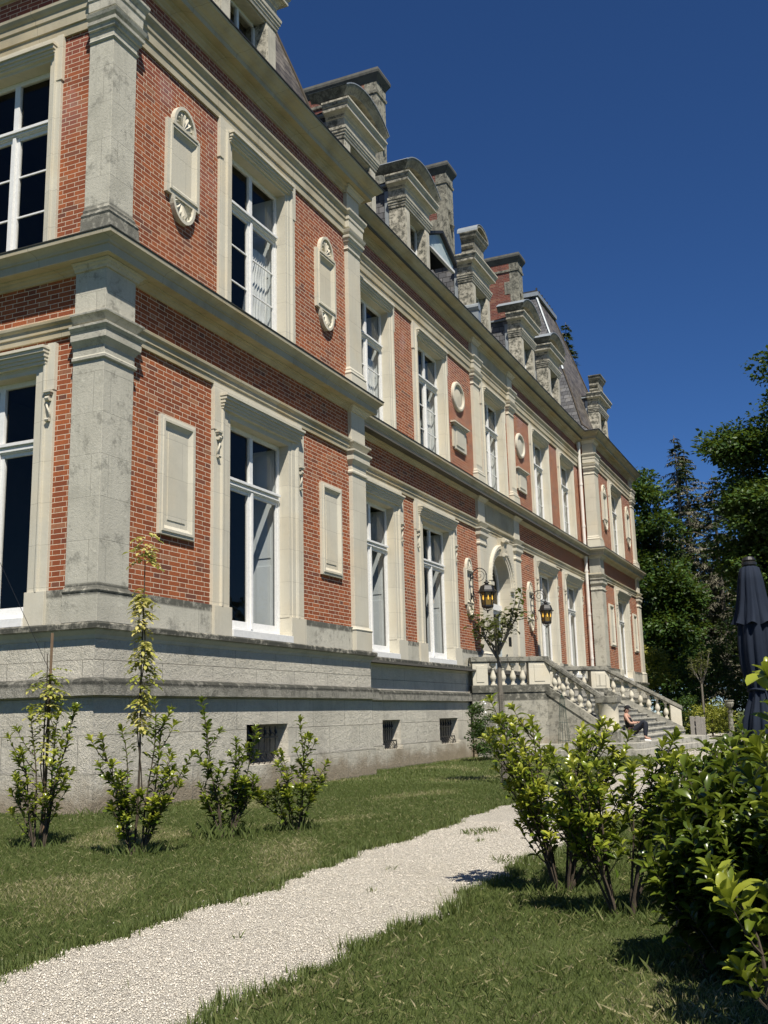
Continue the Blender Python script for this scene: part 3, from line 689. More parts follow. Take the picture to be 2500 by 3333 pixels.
# ------------------------------------------------------------------ roofs
def k_at(z, b=.30): return b+(z-13.9)*.325
def hiproof(x0, x1, y0, y1, zt, hips):
    zs = [13.55, 13.8, 14.1, 16, 18, 20, zt]; ins = [-.10, .12, .42]+[k_at(z) for z in zs[3:]]
    vs = [];
    for z, k in zip(zs, ins): vs += [(x0+k, y0+k, z), (x1-k, y0+k, z), (x1-k, y1-k, z), (x0+k, y1-k, z)]
    out = []
    for sidei, mat in ((0, Mslb), (1, Msl), (2, Msl), (3, Msl)):
        m = MB(); f = []
        for a in range(len(zs)-1):
            i, j = sidei, (sidei+1) % 4; f.append((a*4+i, a*4+j, (a+1)*4+j, (a+1)*4+i))
        used = sorted({i for q in f for i in q}); ix = {u: n for n, u in enumerate(used)}
        m.add([vs[u] for u in used], [tuple(ix[i] for i in q) for q in f]); out.append(m.build('roof_slope', mat, CH))
    for i in range(4):
        p_ = [Vector(vs[a*4+i]) for a in range(len(zs))]
        m = MB(); m.tube(p_[:4]+[p_[3].lerp(p_[4], .6)], .045, 6); m.build('hip_flashing', Mhip if i < 2 else hips[i], CH)
        m = MB(); m.tube([p_[3].lerp(p_[4], .6)]+p_[4:], .06, 6); m.build('hip_flashing', hips[i], CH)
    m = MB()
    m.box(x0+ins[-1]-.15, x1-ins[-1]+.15, y0+ins[-1]-.15, y1-ins[-1]+.15, zt-.05, zt+.16)
    m.build('ridge_flashing', Mz, CH)
    m = MB(); kk = ins[-1]
    m.box(x0+kk-.1, x1-kk+.1, y0+kk-.1, y1-kk+.1, zt+.16, zt+.26)
    for xx in np.arange(x0+kk, x1-kk, .5): m.box(xx, xx+.06, y0+kk-.08, y0+kk, zt+.26, zt+.42)
    m.build('ridge_cap', Mlead, CH)
hiproof(0, 8.79, 0, 12.9, 21.6, (Mhip, Mhip, Mz, Mz)); hiproof(X2, XE, 0, 12.9, 21.8, (Mz, Mhip, Mz, Mz))
m = MB(); y = RC
sec = [(y-.1, 13.55), (y+.1, 13.75), (y+.45, 14.2), (y+1.55, 16.35), (y+6, 17.3), (12.4, 16.35), (12.9, 13.55)]
for i in range(len(sec)-1):
    (a, za), (b, zb_) = sec[i], sec[i+1]; m.add([(8.3, a, za), (X2+.5, a, za), (X2+.5, b, zb_), (8.3, b, zb_)], [(0, 1, 2, 3)])
m.build('main_roof', Msl, CH)
def dormer(c, Y, top='arc', k=1.0):
    hw, ow = .95*k, .60*k; fn = front(Y); zb = 13.5
    m = MB(fn)
    for s in (-1, 1):
        xs = sorted((c+s*hw, c+s*ow)); m.box(xs[0], xs[1], -.50, 0, zb, 15.98)
        xs = sorted((c+s*(hw-.05), c+s*(ow+.03))); m.box(xs[0], xs[1], 0, .02, zb+.4, 15.5)
        rg = [(c-hw, -.5), (c-hw, 0), (c+hw, 0), (c+hw, -.5)]
    m.box(c-ow, c+ow, -.50, -.02, 15.57, 15.98)
    o1 = m.build('dormer', Mdo, CH, bevel=.006)
    m = MB(); r = [(c-hw, Y+.5), (c-hw, Y), (c+hw, Y), (c+hw, Y+.5)]
    m.sweep(r, [(-.02, 15.60), (.02, 15.60), (.03, 15.64), (.03, 15.68), (.05, 15.69), (.055, 15.75), (.075, 15.76), (.08, 15.82), (.095, 15.83), (.10, 15.90), (.02, 15.92), (.015, 16.16), (.04, 16.18), (.06, 16.24), (.11, 16.28), (.20, 16.30), (.205, 16.40), (.23, 16.42), (.25, 16.48), (.27, 16.50), (.27, 16.55), (-.02, 16.60)])
    m.add([(c-hw-.2, Y+.5, 16.58), (c+hw+.2, Y+.5, 16.58), (c+hw+.2, Y-.2, 16.58), (c-hw-.2, Y-.2, 16.58)], [(0, 1, 2, 3)])
    m.build('entablature', Mdo, o1)
    # window
    m = MB(fn); fr = -.30
    m.box(c-ow, c-ow+.06, fr-.03, fr+.03, zb, 15.57); m.box(c+ow-.06, c+ow, fr-.03, fr+.03, zb, 15.57); m.box(c-ow, c+ow, fr-.03, fr+.03, 15.50, 15.57)
    m.box(c-.04, c+.04, fr-.03, fr+.04, zb, 15.5); m.box(c-ow, c+ow, fr-.02, fr+.02, 14.75, 14.79)
    m.build('dormer_window', Mw, o1)
    m = MB(fn); m.add([(c-ow, fr, zb), (c+ow, fr, zb), (c+ow, fr, 15.55), (c-ow, fr, 15.55)], [(0, 1, 2, 3)]); m.build('pane', Mgl, o1)
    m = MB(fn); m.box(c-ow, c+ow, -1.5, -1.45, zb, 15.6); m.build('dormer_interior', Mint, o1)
    # slate cheeks and lead strips
    m = MB()
    for s in (-1, 1):
        x = c+s*(hw-.06); m.add([(x, Y+.5, zb), (x, Y+2.2, zb), (x, Y+1.9, 16.3), (x, Y+.5, 16.4)], [(0, 1, 2, 3)])
    m.add([(c-hw, Y+.5, 16.5), (c+hw, Y+.5, 16.5), (c+hw, Y+2.0, 16.32), (c-hw, Y+2.0, 16.32)], [(0, 1, 2, 3)])
    m.build('cheek', Msl, o1)
    m = MB()
    for s in (-1, 1): x = c+s*(hw-.05); m.box(x-.02, x+.02, Y+.5, Y+.64, zb, 16.2)
    m.box(c-hw-.03, c+hw+.03, Y+.55, Y+1.95, 16.36, 16.42)
    m.build('flashing', Mz, o1)
    if top == 'arc':
        W_ = hw+.24; H_ = .42; n = 16; Rr = (W_*W_+H_*H_)/(2*H_); zc0 = 16.60+H_-Rr; a0 = math.asin(W_/Rr)
        pts = [(c+Rr*math.sin(-a0+2*a0*i/n), zc0+Rr*math.cos(-a0+2*a0*i/n)) for i in range(n+1)]
        m = MB(fn)
        m.sweep(pts, [(0, -.80), (0, .14), (.06, .17), (.10, .20), (.17, .255), (.20, .27), (.24, .27), (.25, -.80)], side=-1, conv=lambda a, b, h: (a, h, b))
        v = [(c, -.02, 16.55)]+[(x, -.02, z) for x, z in pts]; m.add(v, [(0, i+1, i+2) for i in range(n)])
        m.box(c-.5, c+.5, -.02, .02, 16.62, 16.86)
        m.build('pediment', Mped, o1)
        m = MB(fn); m.sweep(pts, [(.252, -.82), (.255, .285), (.235, .285), (.235, .29), (.265, .29), (.268, -.82)], side=-1, conv=lambda a, b, h: (a, h, b)); m.build('pediment_capping', Mz, o1)
    else:
        m = MB(); h2 = .50
        m.box(c-h2, c+h2, Y+.0, Y+.48, 16.55, 17.28)
        for s in (-1, 1):
            for zz, rr in ((16.85, .10), (17.10, .085)): m.tube([(c+s*(h2+.0), Y+.04, zz), (c+s*(h2+.0), Y+.45, zz)], rr, 8)
        r = [(c-h2, Y+.48), (c-h2, Y), (c+h2, Y), (c+h2, Y+.48)]
        m.sweep(r, [(-.02, 17.27), (.02, 17.28), (.05, 17.36), (.10, 17.42), (.12, 17.50), (.155, 17.56), (.155, 17.60), (-.02, 17.62)])
        m.add([(c-h2, Y+.48, 17.61), (c+h2, Y+.48, 17.61), (c+h2, Y, 17.61), (c-h2, Y, 17.61)], [(0, 1, 2, 3)])
        m.build('aedicule', Mped, o1)
        if top == 'round':
            n = 12; pts = [(c+.62*math.cos(math.pi*(1-i/n)), 17.60+.36*math.sin(math.pi*(1-i/n))) for i in range(n+1)]
            m = MB(fn); m.sweep(pts, [(0, -.55), (0, .15), (-.09, .15), (-.10, -.1)], side=-1, conv=lambda a, b, h: (a, h, b))
            v = [(c, .0, 17.6)]+[(x, .0, z) for x, z in pts]; m.add(v, [(0, i+1, i+2) for i in range(n)]); m.build('round_gable', Mped, o1)
            m = MB(fn); m.sweep(pts, [(.003, -.57), (.003, .165), (.02, .165), (.02, -.57)], side=-1, conv=lambda a, b, h: (a, h, b)); m.build('gable_capping', Mz, o1)
    return o1
for c in (10.84, 14.78, 26.36, 30.36): dormer(c, .78)
dormer(20.62, .78, 'round'); dormer(4.52, .30, 'round', 1.15); dormer(38.02, .30, 'flat', 1.04)
# glazed gable between the dormers
m = MB(front(1.0)); c = 17.25; 
m.sweep([(c-1.5, 15.62), (c, 16.30), (c+1.22, 16.12-.4)], [(0, -.9), (0, .12), (.08, .13), (.08, -.9)], side=-1, conv=lambda a, b, h: (a, h, b)); gg = m.build('glazed_gable', Mlead, CH)
m = MB(front(1.0)); m.add([(c-1.5, 0, 15.5), (c+1.2, 0, 15.5), (c+1.2, 0, 15.72), (c, 0, 16.28), (c-1.4, 0, 15.62)], [(0, 1, 2, 3, 4)]); m.build('pane', mat_plain('frosted_glass', (.42, .50, .50), .25, .6, 0, .3, 5, .1), gg)
m = MB(front(1.0)); m.box(c-1.5, c+1.2, -.05, .05, 15.42, 15.50); m.build('gable_sill', Mw, gg)
# lead roll beside the centre dormer
m = MB(); m.tube([(19.25, .42, 14.45), (19.25, 1.05, 14.45)], .13, 10); m.box(19.2, 19.45, .45, 1.0, 13.7, 14.4); m.build('lead_hood', Mz, CH)
def chimney(x0, x1, y0, y1, zt):
    m = MB(); m.box(x0+.012, x1-.012, y0+.3, y1-.3, 14, zt-.75)
    o = m.build('chimney', Mbc, CH)
    m = MB(); m.box(x0, x1, y0, y0+.42, 14, zt-.85)
    z = 14.0; i = 0
    while z < zt-1.2:
        if i % 2 == 0: m.box(x0-.004, x1+.004, y0+.42, y0+.68, z, z+.62)
        z += .62; i += 1
    m.box(x0, x1, y1-.42, y1, 14, zt-.85)
    for zc_ in (zt-2.0, zt-4.1):    # carved ornament on the narrow front
        m.box(x0+.16, x1-.16, y0-.05, y0, zc_, zc_+.10); m.box(x0+.22, x1-.22, y0-.07, y0, zc_-.5, zc_); m.tube([((x0+x1)/2, y0-.06, zc_-.75), ((x0+x1)/2, y0-.06, zc_-.5)], [.02, .10], 7)
    m.build('quoin', Mch, o, bevel=.01)
    m = MB(); r = [(x0, y1), (x0, y0), (x1, y0), (x1, y1)]
    m.sweep(r, [(-.02, zt-.86), (.035, zt-.85), (.045, zt-.76), (.01, zt-.74), (-.02, zt-.74)], closed=True); m.build('chimney_band', Mch, o)
    m = MB(); m.box(x0-.005, x1+.005, y0-.005, y1, zt-.75, zt-.42); m.build('chimney_neck', Mbc, o)
    m = MB(); m.box(x0-.01, x1+.01, y0-.01, y0+.42, zt-.75, zt-.42); m.build('neck_quoin', Mch, o)
    m = MB(); m.sweep(r, [(-.02, zt-.43), (.02, zt-.43), (.05, zt-.36), (.11, zt-.26), (.14, zt-.20), (.15, zt-.12), (.12, zt-.02), (-.02, zt)], closed=True)
    m.add([(x0, y0, zt-.003), (x1, y0, zt-.003), (x1, y1, zt-.003), (x0, y1, zt-.003)], [(0, 1, 2, 3)]); m.build('chimney_cap', Mcap, o)
chimney(15.94, 16.66, 2.5, 5.7, 21.85); chimney(22.30, 23.02, 2.5, 5.7, 21.85); chimney(31.72, 32.45, 2.5, 5.7, 22.15)

# ------------------------------------------------------------------ entrance steps
ST = tag(empty('entrance_steps', (20.8, .6, 0)), 'weathered stone entrance steps with vase balustrades and a round newel drum below the front door', 'steps')
ST.location = (0, 0, 0)
def seg(m, A, B, w, zb0, zt0, zb1, zt1):
    A, B = Vector(A), Vector(B); d = (B-A).normalized(); n = Vector((-d.y, d.x))*w/2
    m.add([(*(A-n), zb0), (*(A+n), zb0), (*(B+n), zb1), (*(B-n), zb1), (*(A-n), zt0), (*(A+n), zt0), (*(B+n), zt1), (*(B-n), zt1)],
          [(0, 3, 2, 1), (4, 5, 6, 7), (0, 1, 5, 4), (1, 2, 6, 5), (2, 3, 7, 6), (3, 0, 4, 7)])
WN, C1, PN = (17.05, .50), (18.25, -1.42), (18.2, -3.15)
WF, C2, PF = (24.6, .50), (26.3, -1.42), (27.05, -3.95)
def lerp(A, B, t): return (A[0]+(B[0]-A[0])*t, A[1]+(B[1]-A[1])*t)
LZ = 1.86
m = MB()
for i in range(12):
    z1 = .155*(i+1); y0 = -4.6+.3*i
    def xl(y): return C1[0]+.0*(y) if y < C1[1] else lerp(C1, WN, (y-C1[1])/(WN[1]-C1[1]))[0]
    def xr(y): return lerp(C2, PF, min(1.3, (C2[1]-y)/(C2[1]-PF[1])))[0] if y < C2[1] else C2[0]
    if i < 2:
        k_ = .28*i; pg = [(16.9+k_, -4.40+k_), (25.2-k_*.3, -5.35+k_*1.1), (28.3-k_*.5, -3.2+k_), (28.0, .3), (16.9+k_, .3)]
        m.add([(*q, -.3 if i == 0 else z1-.155) for q in pg]+[(*q, z1) for q in pg], [(4, 3, 2, 1, 0), (5, 6, 7, 8, 9)]+[(j, (j+1) % 5, 5+(j+1) % 5, 5+j) for j in range(5)]); continue
    else:
        yb = .45; m.add([(C1[0], y0, z1-.155), (xr(y0), y0, z1-.155), (xr(y0), yb, z1-.155), (C1[0], yb, z1-.155), (C1[0], y0, z1), (xr(y0), y0, z1), (xr(y0)-.0, yb, z1), (C1[0], yb, z1)], [(0, 3, 2, 1), (4, 5, 6, 7), (0, 1, 5, 4), (1, 2, 6, 5), (2, 3, 7, 6), (3, 0, 4, 7)])
    m.box(C1[0], xr(y0)-.05, y0-.03, y0+.02, z1-.045, z1-.002)
m.build('steps', Mstp, ST, bevel=.008)
m = MB()
m.add([(WN[0], .6, LZ-.2), (C1[0], C1[1], LZ-.2), (C2[0], C2[1], LZ-.2), (WF[0], .6, LZ-.2), (WN[0], .6, LZ), (C1[0], C1[1], LZ), (C2[0], C2[1], LZ), (WF[0], .6, LZ)], [(0, 3, 2, 1), (4, 5, 6, 7), (0, 1, 5, 4), (1, 2, 6, 5), (2, 3, 7, 6), (3, 0, 4, 7)])
m.build('landing', Mk, ST)
m = MB()
seg(m, WN, C1, .36, -.3, 1.78, -.3, 1.78); seg(m, lerp(WN, C1, 0), lerp(WN, C1, 1.02), .42, 1.78, 1.99, 1.78, 1.99)
seg(m, C1, PN, .36, -.3, 1.90, -.3, .70); seg(m, C1, PN, .42, 1.74, 1.99, .54, .80)
seg(m, WF, C2, .36, -.3, 1.78, -.3, 1.78); seg(m, WF, C2, .42, 1.78, 1.99, 1.78, 1.99)
seg(m, C2, PF, .36, -.3, 1.90, -.3, .42); seg(m, C2, PF, .42, 1.74, 1.99, .30, .56)
split_build(m, 'flank_wall', Mfl, ST, .006)
def rail(A, B, z0, z1, nm='handrail'):
    m = MB(); seg(m, A, B, .34, z0-.14, z0-.03, z1-.14, z1-.03); seg(m, A, B, .28, z0-.17, z0-.14, z1-.17, z1-.14); seg(m, A, B, .27, z0-.03, z0, z1-.03, z1)
    m.build(nm, Mrl, ST, bevel=.01)
rail(WN, lerp(WN, C1, 1.03), 2.81, 2.80); rail(C1, lerp(C1, PN, .97), 2.80, 1.60)
rail(WF, lerp(WF, C2, 1.02), 2.80, 2.79); rail(C2, PF, 2.79, 1.30)
def pier(A, B, t0, t1, z0a, z0b, z1a, z1b):
    m = MB(); seg(m, lerp(A, B, t0), lerp(A, B, t1), .26, z0a, z1a, z0b, z1b)
    d = (t1-t0)*.25; seg(m, lerp(A, B, t0+d), lerp(A, B, t1-d), .29, z0a+.09, z1a-.08, z0b+.09, z1b-.08)
    m.build('pier', Ms, ST, bevel=.01)
pier(WN, C1, .02, .22, 1.99, 1.99, 2.64, 2.64); pier(WN, C1, .76, 1.04, 1.99, 1.99, 2.64, 2.64)
pier(WF, C2, .02, .2, 1.99, 1.99, 2.64, 2.64); pier(WF, C2, .76, 1.05, 1.99, 1.99, 2.64, 2.64)
m = MB(); seg(m, lerp(C2, PF, .84), lerp(C2, PF, .985), .30, .2, 1.36, .2, 1.16); m.build('pier', Ms, ST, bevel=.02)
bal = [(.085, 0), (.085, .045), (.05, .055), (.062, .075), (.05, .095), (.045, .115), (.075, .16), (.092, .21), (.088, .26), (.062, .34), (.042, .41), (.036, .46), (.052, .475), (.052, .495), (.036, .51), (.06, .54), (.078, .56), (.08, .60), (.075, .66)]
m = MB(); m.lathe(bal, n=16); m.box(-.085, .085, -.085, .085, 0, .045); m.box(-.08, .08, -.08, .08, .57, .66)
b0 = m.build('baluster', Ms, ST, smooth=False)
bm_ = b0.data
for pl in bm_.polygons: pl.use_smooth = len(pl.vertices) == 4 and pl.index < 18*16
spots = [(*lerp(WN, C1, t), 1.985) for t in (.30, .43, .56, .69)]+[(*lerp(C1, PN, t), 1.985-1.19*t) for t in (.15, .29, .43, .57, .71, .84)]
spots += [(*lerp(WF, C2, t), 1.985) for t in (.28, .41, .54, .67)]+[(*lerp(C2, PF, t), 1.985-1.43*t) for t in (.11, .23, .345, .46, .57, .68, .79)]
for i, sp in enumerate(spots):
    o = b0 if i == 0 else b0.copy()
    if i: link(o, ST)
    o.location = sp; o.rotation_euler.z = random.uniform(-.1, .1) + (math.atan2(C1[1]-WN[1], C1[0]-WN[0]) if i < 4 else 0)
m = MB(); m.lathe([(.28, .62), (.285, .66), (.27, .70), (.275, 1.05), (.27, 1.33), (.285, 1.36), (.285, 1.40)], PN[0], PN[1]-.05, 28); m.build('newel_drum', Ms, ST, smooth=True)
m = MB(); m.box(PN[0]-.29, PN[0]+.29, PN[1]-.34, PN[1]+.24, -.2, .63); m.build('newel_base', Mrl, ST, bevel=.02)
m = MB(); m.box(PN[0]-.31, PN[0]+.31, PN[1]-.36, PN[1]+.26, 1.40, 1.60); m.build('newel_cap', Mrl, ST, bevel=.02)

# ------------------------------------------------------------------ wall lanterns
Mamber = mat_plain('amber_glass', (.16, .10, .018), .25, .6, 0, .2, 6, 0)
t_ = NT('bulb'); e_ = t_.n('ShaderNodeEmission'); e_.inputs[0].default_value = (1, .55, .08, 1); e_.inputs[1].default_value = 1.1; t_.t.links.new(e_.outputs[0], t_.out.inputs[0]); Mbulb = t_.m
def lantern(x, y, label):
    T = tag(empty('wall_lantern', (x, RC-.09, 4.9)), label, 'lantern', 'wall lanterns beside the front door')
    o = Vector(T.location)
    def L(*p): return p
    m = MB()     # local coordinates relative to the empty; -y is away from the wall
    D = .50
    m.tube([(0, -.07, .36), (0, -.07, -.42)], .016, 7); m.tube([(0, -.02, .30), (0, -.07, .30)], .03, 7); m.tube([(0, -.02, -.25), (0, -.07, -.25)], .03, 7)
    m.box(-.035, .035, -.02, 0, .2, .42); m.box(-.035, .035, -.02, 0, -.35, -.16)
    c = Vector((0, -.07-.215, .36)); pts = [c+Vector((0, .215*math.cos(a), .215*math.sin(a))) for a in np.linspace(0, math.pi, 14)]
    m.tube(pts, .014, 6)
    pts = [];
    for i in range(34):
        a = math.pi-i*.36; r = .215*(1-i/38)**1.0*.9; pts.append(c+Vector((0, .03+(-r)*math.cos(a+math.pi)*-1*-1, r*math.sin(a)*-1)))
    sp = [c+Vector((0, (.20-.0052*i)*math.cos(-i*.33)*1.0, -(.20-.0052*i)*math.sin(i*.33)+.0)) for i in range(34)]
    m.tube([Vector((0, p.y if True else 0, p.z)) for p in sp], .009, 5)
    m.tube([(0, -D, .36), (0, -D, .40)], .02, 6)
    m.tube([(0, -.07, -.40), (0, -.11, -.47), (0, -.17, -.45), (0, -.17, -.40)], .012, 5)
    m.tube([(0, -.07, -.05), (0, -.10, -.2), (0, -.17, -.40)], .010, 5)
    m.tube([(0, -D, .38), (0, -D, .17)], .014, 6); m.lathe([(.02, .16), (.035, .19), (.02, .23)], 0, -D, 8)
    m.build('bracket', Miron, T)
    m = MB(); n = 6
    def hexa(prof): m.lathe(prof, 0, -D, n)
    hexa([(.03, .17), (.085, .135), (.09, .12), (.05, .10), (.06, .08), (.19, .02), (.235, -.10), (.24, -.13), (.29, -.15), (.29, -.17), (.20, -.175)])
    hexa([(.165, -.56), (.18, -.55), (.18, -.60), (.14, -.63), (.02, -.66)])
    for i in range(n):
        a = 2*math.pi*i/n; ca, sa = math.cos(a), math.sin(a)
        m.tube([(.205*ca, -D+.205*sa, -.16), (.168*ca, -D+.168*sa, -.57)], .013, 5)
        m.tube([(.27*ca, -D+.27*sa, -.17), (.225*ca, -D+.225*sa, -.20), (.205*ca, -D+.205*sa, -.28)], .009, 4)
        m.tube([(.17*ca, -D+.17*sa, -.58), (.11*ca, -D+.11*sa, -.68), (.02*ca, -D+.02*sa, -.72)], .009, 4)
    m.lathe([(.005, -.80), (.025, -.75), (.03, -.72), (.01, -.69)], 0, -D, 7)
    m.build('lantern_frame', Miron, T)
    m = MB(); m.lathe([(.185, -.17), (.155, -.57)], 0, -D, n); m.build('lantern_glass', Mamber, T)
    m = MB()
    for i in range(n):
        a = 2*math.pi*(i+.5)/n; ca, sa = math.cos(a), math.sin(a); r = .158
        m.lathe([(.004, -.40), (.016, -.38), (.018, -.34), (.010, -.30), (.003, -.26)], r*ca, -D+r*sa, 6)
    m.build('bulb', Mbulb, T)
lantern(mx(17.32), 0, 'black wrought iron wall lantern with amber panes left of the front door, nearer one'); lantern(mx(23.85), 0, 'black wrought iron wall lantern with amber panes right of the front door, farther one')

# ------------------------------------------------------------------ ground
def mat_ground(name, c1, c2, c3):
    t = NT(name); t.pos()
    col = t.mix(t.noise(t.P, 1.1, 5, .65), c1, c2); col = t.mix(t.math('MULTIPLY', t.ramp(t.noise(t.P, 2.6, 5, .7), .52, .70), .7), col, c3)
    col = t.mix(t.math('MULTIPLY', t.ramp(t.noise(t.P, 45, 4, .7), .4, .7), .6), col, tuple(a*.35 for a in c1))
    t.bump(t.noise(t.P, 60, 4), .8, .02); return t.fin(col, .95, .1)
Mlawn = mat_ground('lawn_soil', (.065, .085, .028), (.09, .11, .038), (.17, .145, .085))
t = NT('gravel'); t.pos()
v = t.n('ShaderNodeTexVoronoi'); v.inputs['Scale'].default_value = 85; t.L(t.P, v.inputs['Vector'])
v2 = t.n('ShaderNodeTexVoronoi', feature='DISTANCE_TO_EDGE'); v2.inputs['Scale'].default_value = 85; t.L(t.P, v2.inputs['Vector'])
cr = t.white(v.outputs['Position'])
col = t.mix(cr, (.88, .83, .71), (.70, .645, .54)); col = t.mix(t.math('MULTIPLY', t.ramp(cr, .93, .99), .8), col, (.16, .14, .12))
col = t.mix(t.ramp(v2.outputs['Distance'], .10, .0), col, (.16, .14, .11))
col = t.mix(t.math('MULTIPLY', t.ramp(t.noise(t.P, .9, 4, .6), .5, .72), .35), col, (.46, .42, .34))
t.bump(t.math('ADD', t.ramp(v2.outputs['Distance'], 0, .3), t.math('MULTIPLY', cr, .9)), .9, .012); Mgrav = t.fin(col, .9, .2)
g = MB(); N = 60
g.add([(-400, -400, -.02), (600, -400, -.02), (600, 500, -.02), (-400, 500, -.02)], [(0, 1, 2, 3)])
ground = tag(g.build('lawn', Mlawn), kind='structure')
def pathedge(x, side):
    w = .045*math.sin(x*1.7+side)+.04*math.sin(x*4.3+side*2)+.025*math.sin(x*11+side)+.018*math.sin(x*23)
    if side == 0: return (-5.42+.05*(x+4) if x < 3 else -5.0-.02*(x-3)) + w - (.0 if x < 3 else .07) if x < 3 else -5.12+.0*x+w
    q = min(1, max(0, (x+.5)/6)); return -7.0-1.0*q*q*(3-2*q)+w
g = MB(); xs = np.arange(-16, 60, .12); vs = []
for x in xs: vs += [(x, pathedge(x, 0), -.012), (x, pathedge(x, 1), -.012)]
g.add(vs, [(2*i, 2*i+2, 2*i+3, 2*i+1) for i in range(len(xs)-1)])
tag(g.build('gravel_path', Mgrav), kind='structure')
g = MB(); g.add([(16.2, -5.1, -.008), (29, -5.1, -.008), (31, -4.0, -.008), (60, -4.4, -.008), (60, -3.3, -.008), (28.2, -3.0, -.008), (27.4, -3.2, -.008), (16.2, -4.3, -.008)], [tuple(range(8))])
tag(g.build('gravel_forecourt', Mgrav), kind='structure')

def in_path(X, Y):
    w0 = np.vectorize(lambda x: pathedge(x, 0))(X); w1 = np.vectorize(lambda x: pathedge(x, 1))(X); return (Y < w0) & (Y > w1)
# grass blades
Mgrass = mat_leaf('grass_blade', [(0, (.070, .100, .026)), (.45, (.13, .165, .050)), (.75, (.22, .225, .085)), (1, (.46, .40, .24))], .55, .3, .25)
def blades(n, x0, x1, y0, y1, h0, h1, wid, keep, name, dens=None, lean=.5):
    X = rng.uniform(x0, x1, n); Y = rng.uniform(y0, y1, n); k = keep(X, Y); X, Y = X[k], Y[k]; n = len(X)
    clump = .5+.5*np.sin(X*3.1+1.7*np.sin(Y*2.3))*np.sin(Y*2.7+1.3*np.sin(X*1.9))
    patch = np.sin(X*1.3+np.sin(Y*1.9)*1.4)*np.sin(Y*1.15+2+np.sin(X*.8))
    H = rng.uniform(h0, h1, n)*(.65+.6*clump); A = rng.uniform(0, 2*np.pi, n); B = rng.uniform(0, 2*np.pi, n); Ln = H*rng.uniform(.1, 1.0, n)*lean
    dist = np.hypot(X-CAMP.x, Y-CAMP.y); w = wid*np.maximum(1, dist/7)
    dx, dy = np.cos(A)*w/2, np.sin(A)*w/2
    V = np.zeros((n, 4, 3)); V[:, 0] = np.stack([X-dx, Y-dy, np.full(n, -.02)], 1); V[:, 1] = np.stack([X+dx, Y+dy, np.full(n, -.02)], 1)
    V[:, 2] = np.stack([X+dx*.7+np.cos(B)*Ln*.35, Y+dy*.7+np.sin(B)*Ln*.35, H*.6-.02], 1); V[:, 3] = np.stack([X+np.cos(B)*Ln, Y+np.sin(B)*Ln, H-.02], 1)
    i = np.arange(n)*4; F = np.concatenate([np.stack([i, i+1, i+2], 1), np.stack([i, i+2, i+3], 1)])
    dry = np.clip((patch-.35)*1.2, 0, .35)
    T = np.clip(rng.beta(2, 3, n)*.75+dry*.8+(rng.random(n) < (.02+dry*.5))*.6, 0, 1)
    return V.reshape(-1, 3), F, np.concatenate([T, T])
def kA(X, Y):
    view = ((X-CAMP.x)*fw.x+(Y-CAMP.y)*fw.y); side_ = ((X-CAMP.x)*rt.x+(Y-CAMP.y)*rt.y)
    bld = (Y > np.where(X > 8.9, .48, -.16)) & (X > -.16)
    stp = (X > 16.8) & (Y > -4.7) & (X < 27.8)
    fr = rng.random(len(X)) < np.clip(11/np.maximum(view, 1), .25, 1)
    return (~in_path(X, Y)) & (view > 3.5) & (np.abs(side_) < view*.42+.6) & (~bld) & (~stp) & fr
parts = [blades(1000000, -9, 6, -9.6, 3.2, .016, .050, .0027, kA, 'g', lean=.9), blades(300000, 6, 32, -9, .6, .02, .055, .0036, kA, 'g2', lean=.9)]
# longer tufts near the wall and among the laurels
def tufts(cx, cy, r, n, h): 
    a = blades(n, cx-r, cx+r, cy-r, cy+r, h*.5, h, .005, lambda X, Y: ((X-cx)**2+(Y-cy)**2 < r*r*rng.random(len(X))), 't', lean=.8); return a
for (cx, cy, r, n, h) in ((-3.1, -1.98, .35, 260, .15), (-3.37, -3.37, .35, 320, .15), (-2.07, -3.5, .4, 600, .18), (-1.35, -3.91, .35, 350, .14), (-4.21, -7.54, .35, 300, .12), (-4.98, -8.1, .35, 260, .12), (-6.1, -8.6, .4, 300, .1), (-.2, -.5, .9, 600, .12), (3, -.5, .9, 500, .12), (6.3, -3.8, .3, 300, .12)): parts.append(tufts(cx, cy, r, n, h))
def edge_tufts():
    X = rng.uniform(-9.5, 14, 26000); sd_ = rng.integers(0, 2, len(X)); Y = np.array([pathedge(x, s) for x, s in zip(X, sd_)])+rng.normal(0, .035, len(X)); return X, Y
X_, Y_ = edge_tufts(); n = len(X_); H = rng.uniform(.02, .065, n)*(.5+.7*np.abs(np.sin(X_*2.3+np.sin(X_*7)))); A = rng.uniform(0, 6.28, n); L_ = H*rng.uniform(.2, 1.1, n); w = .0045
V = np.zeros((n, 3, 3)); V[:, 0] = np.stack([X_-w*np.sin(A), Y_+w*np.cos(A), np.full(n, -.02)], 1); V[:, 1] = np.stack([X_+w*np.sin(A), Y_-w*np.cos(A), np.full(n, -.02)], 1); V[:, 2] = np.stack([X_+np.cos(A)*L_, Y_+np.sin(A)*L_, H], 1)
e3 = (V.reshape(-1, 3), np.arange(n*3).reshape(-1, 3), rng.beta(2, 3, n)*.8)
parts.append(e3)
def weeds(cx, cy, r, n, h): return blades(n, cx-r, cx+r, cy-r*.6, cy+r*.6, h*.4, h, .005, lambda X, Y: ((X-cx)**2+((Y-cy)/.6)**2 < r*r*rng.random(len(X))), 'w', lean=1.0)
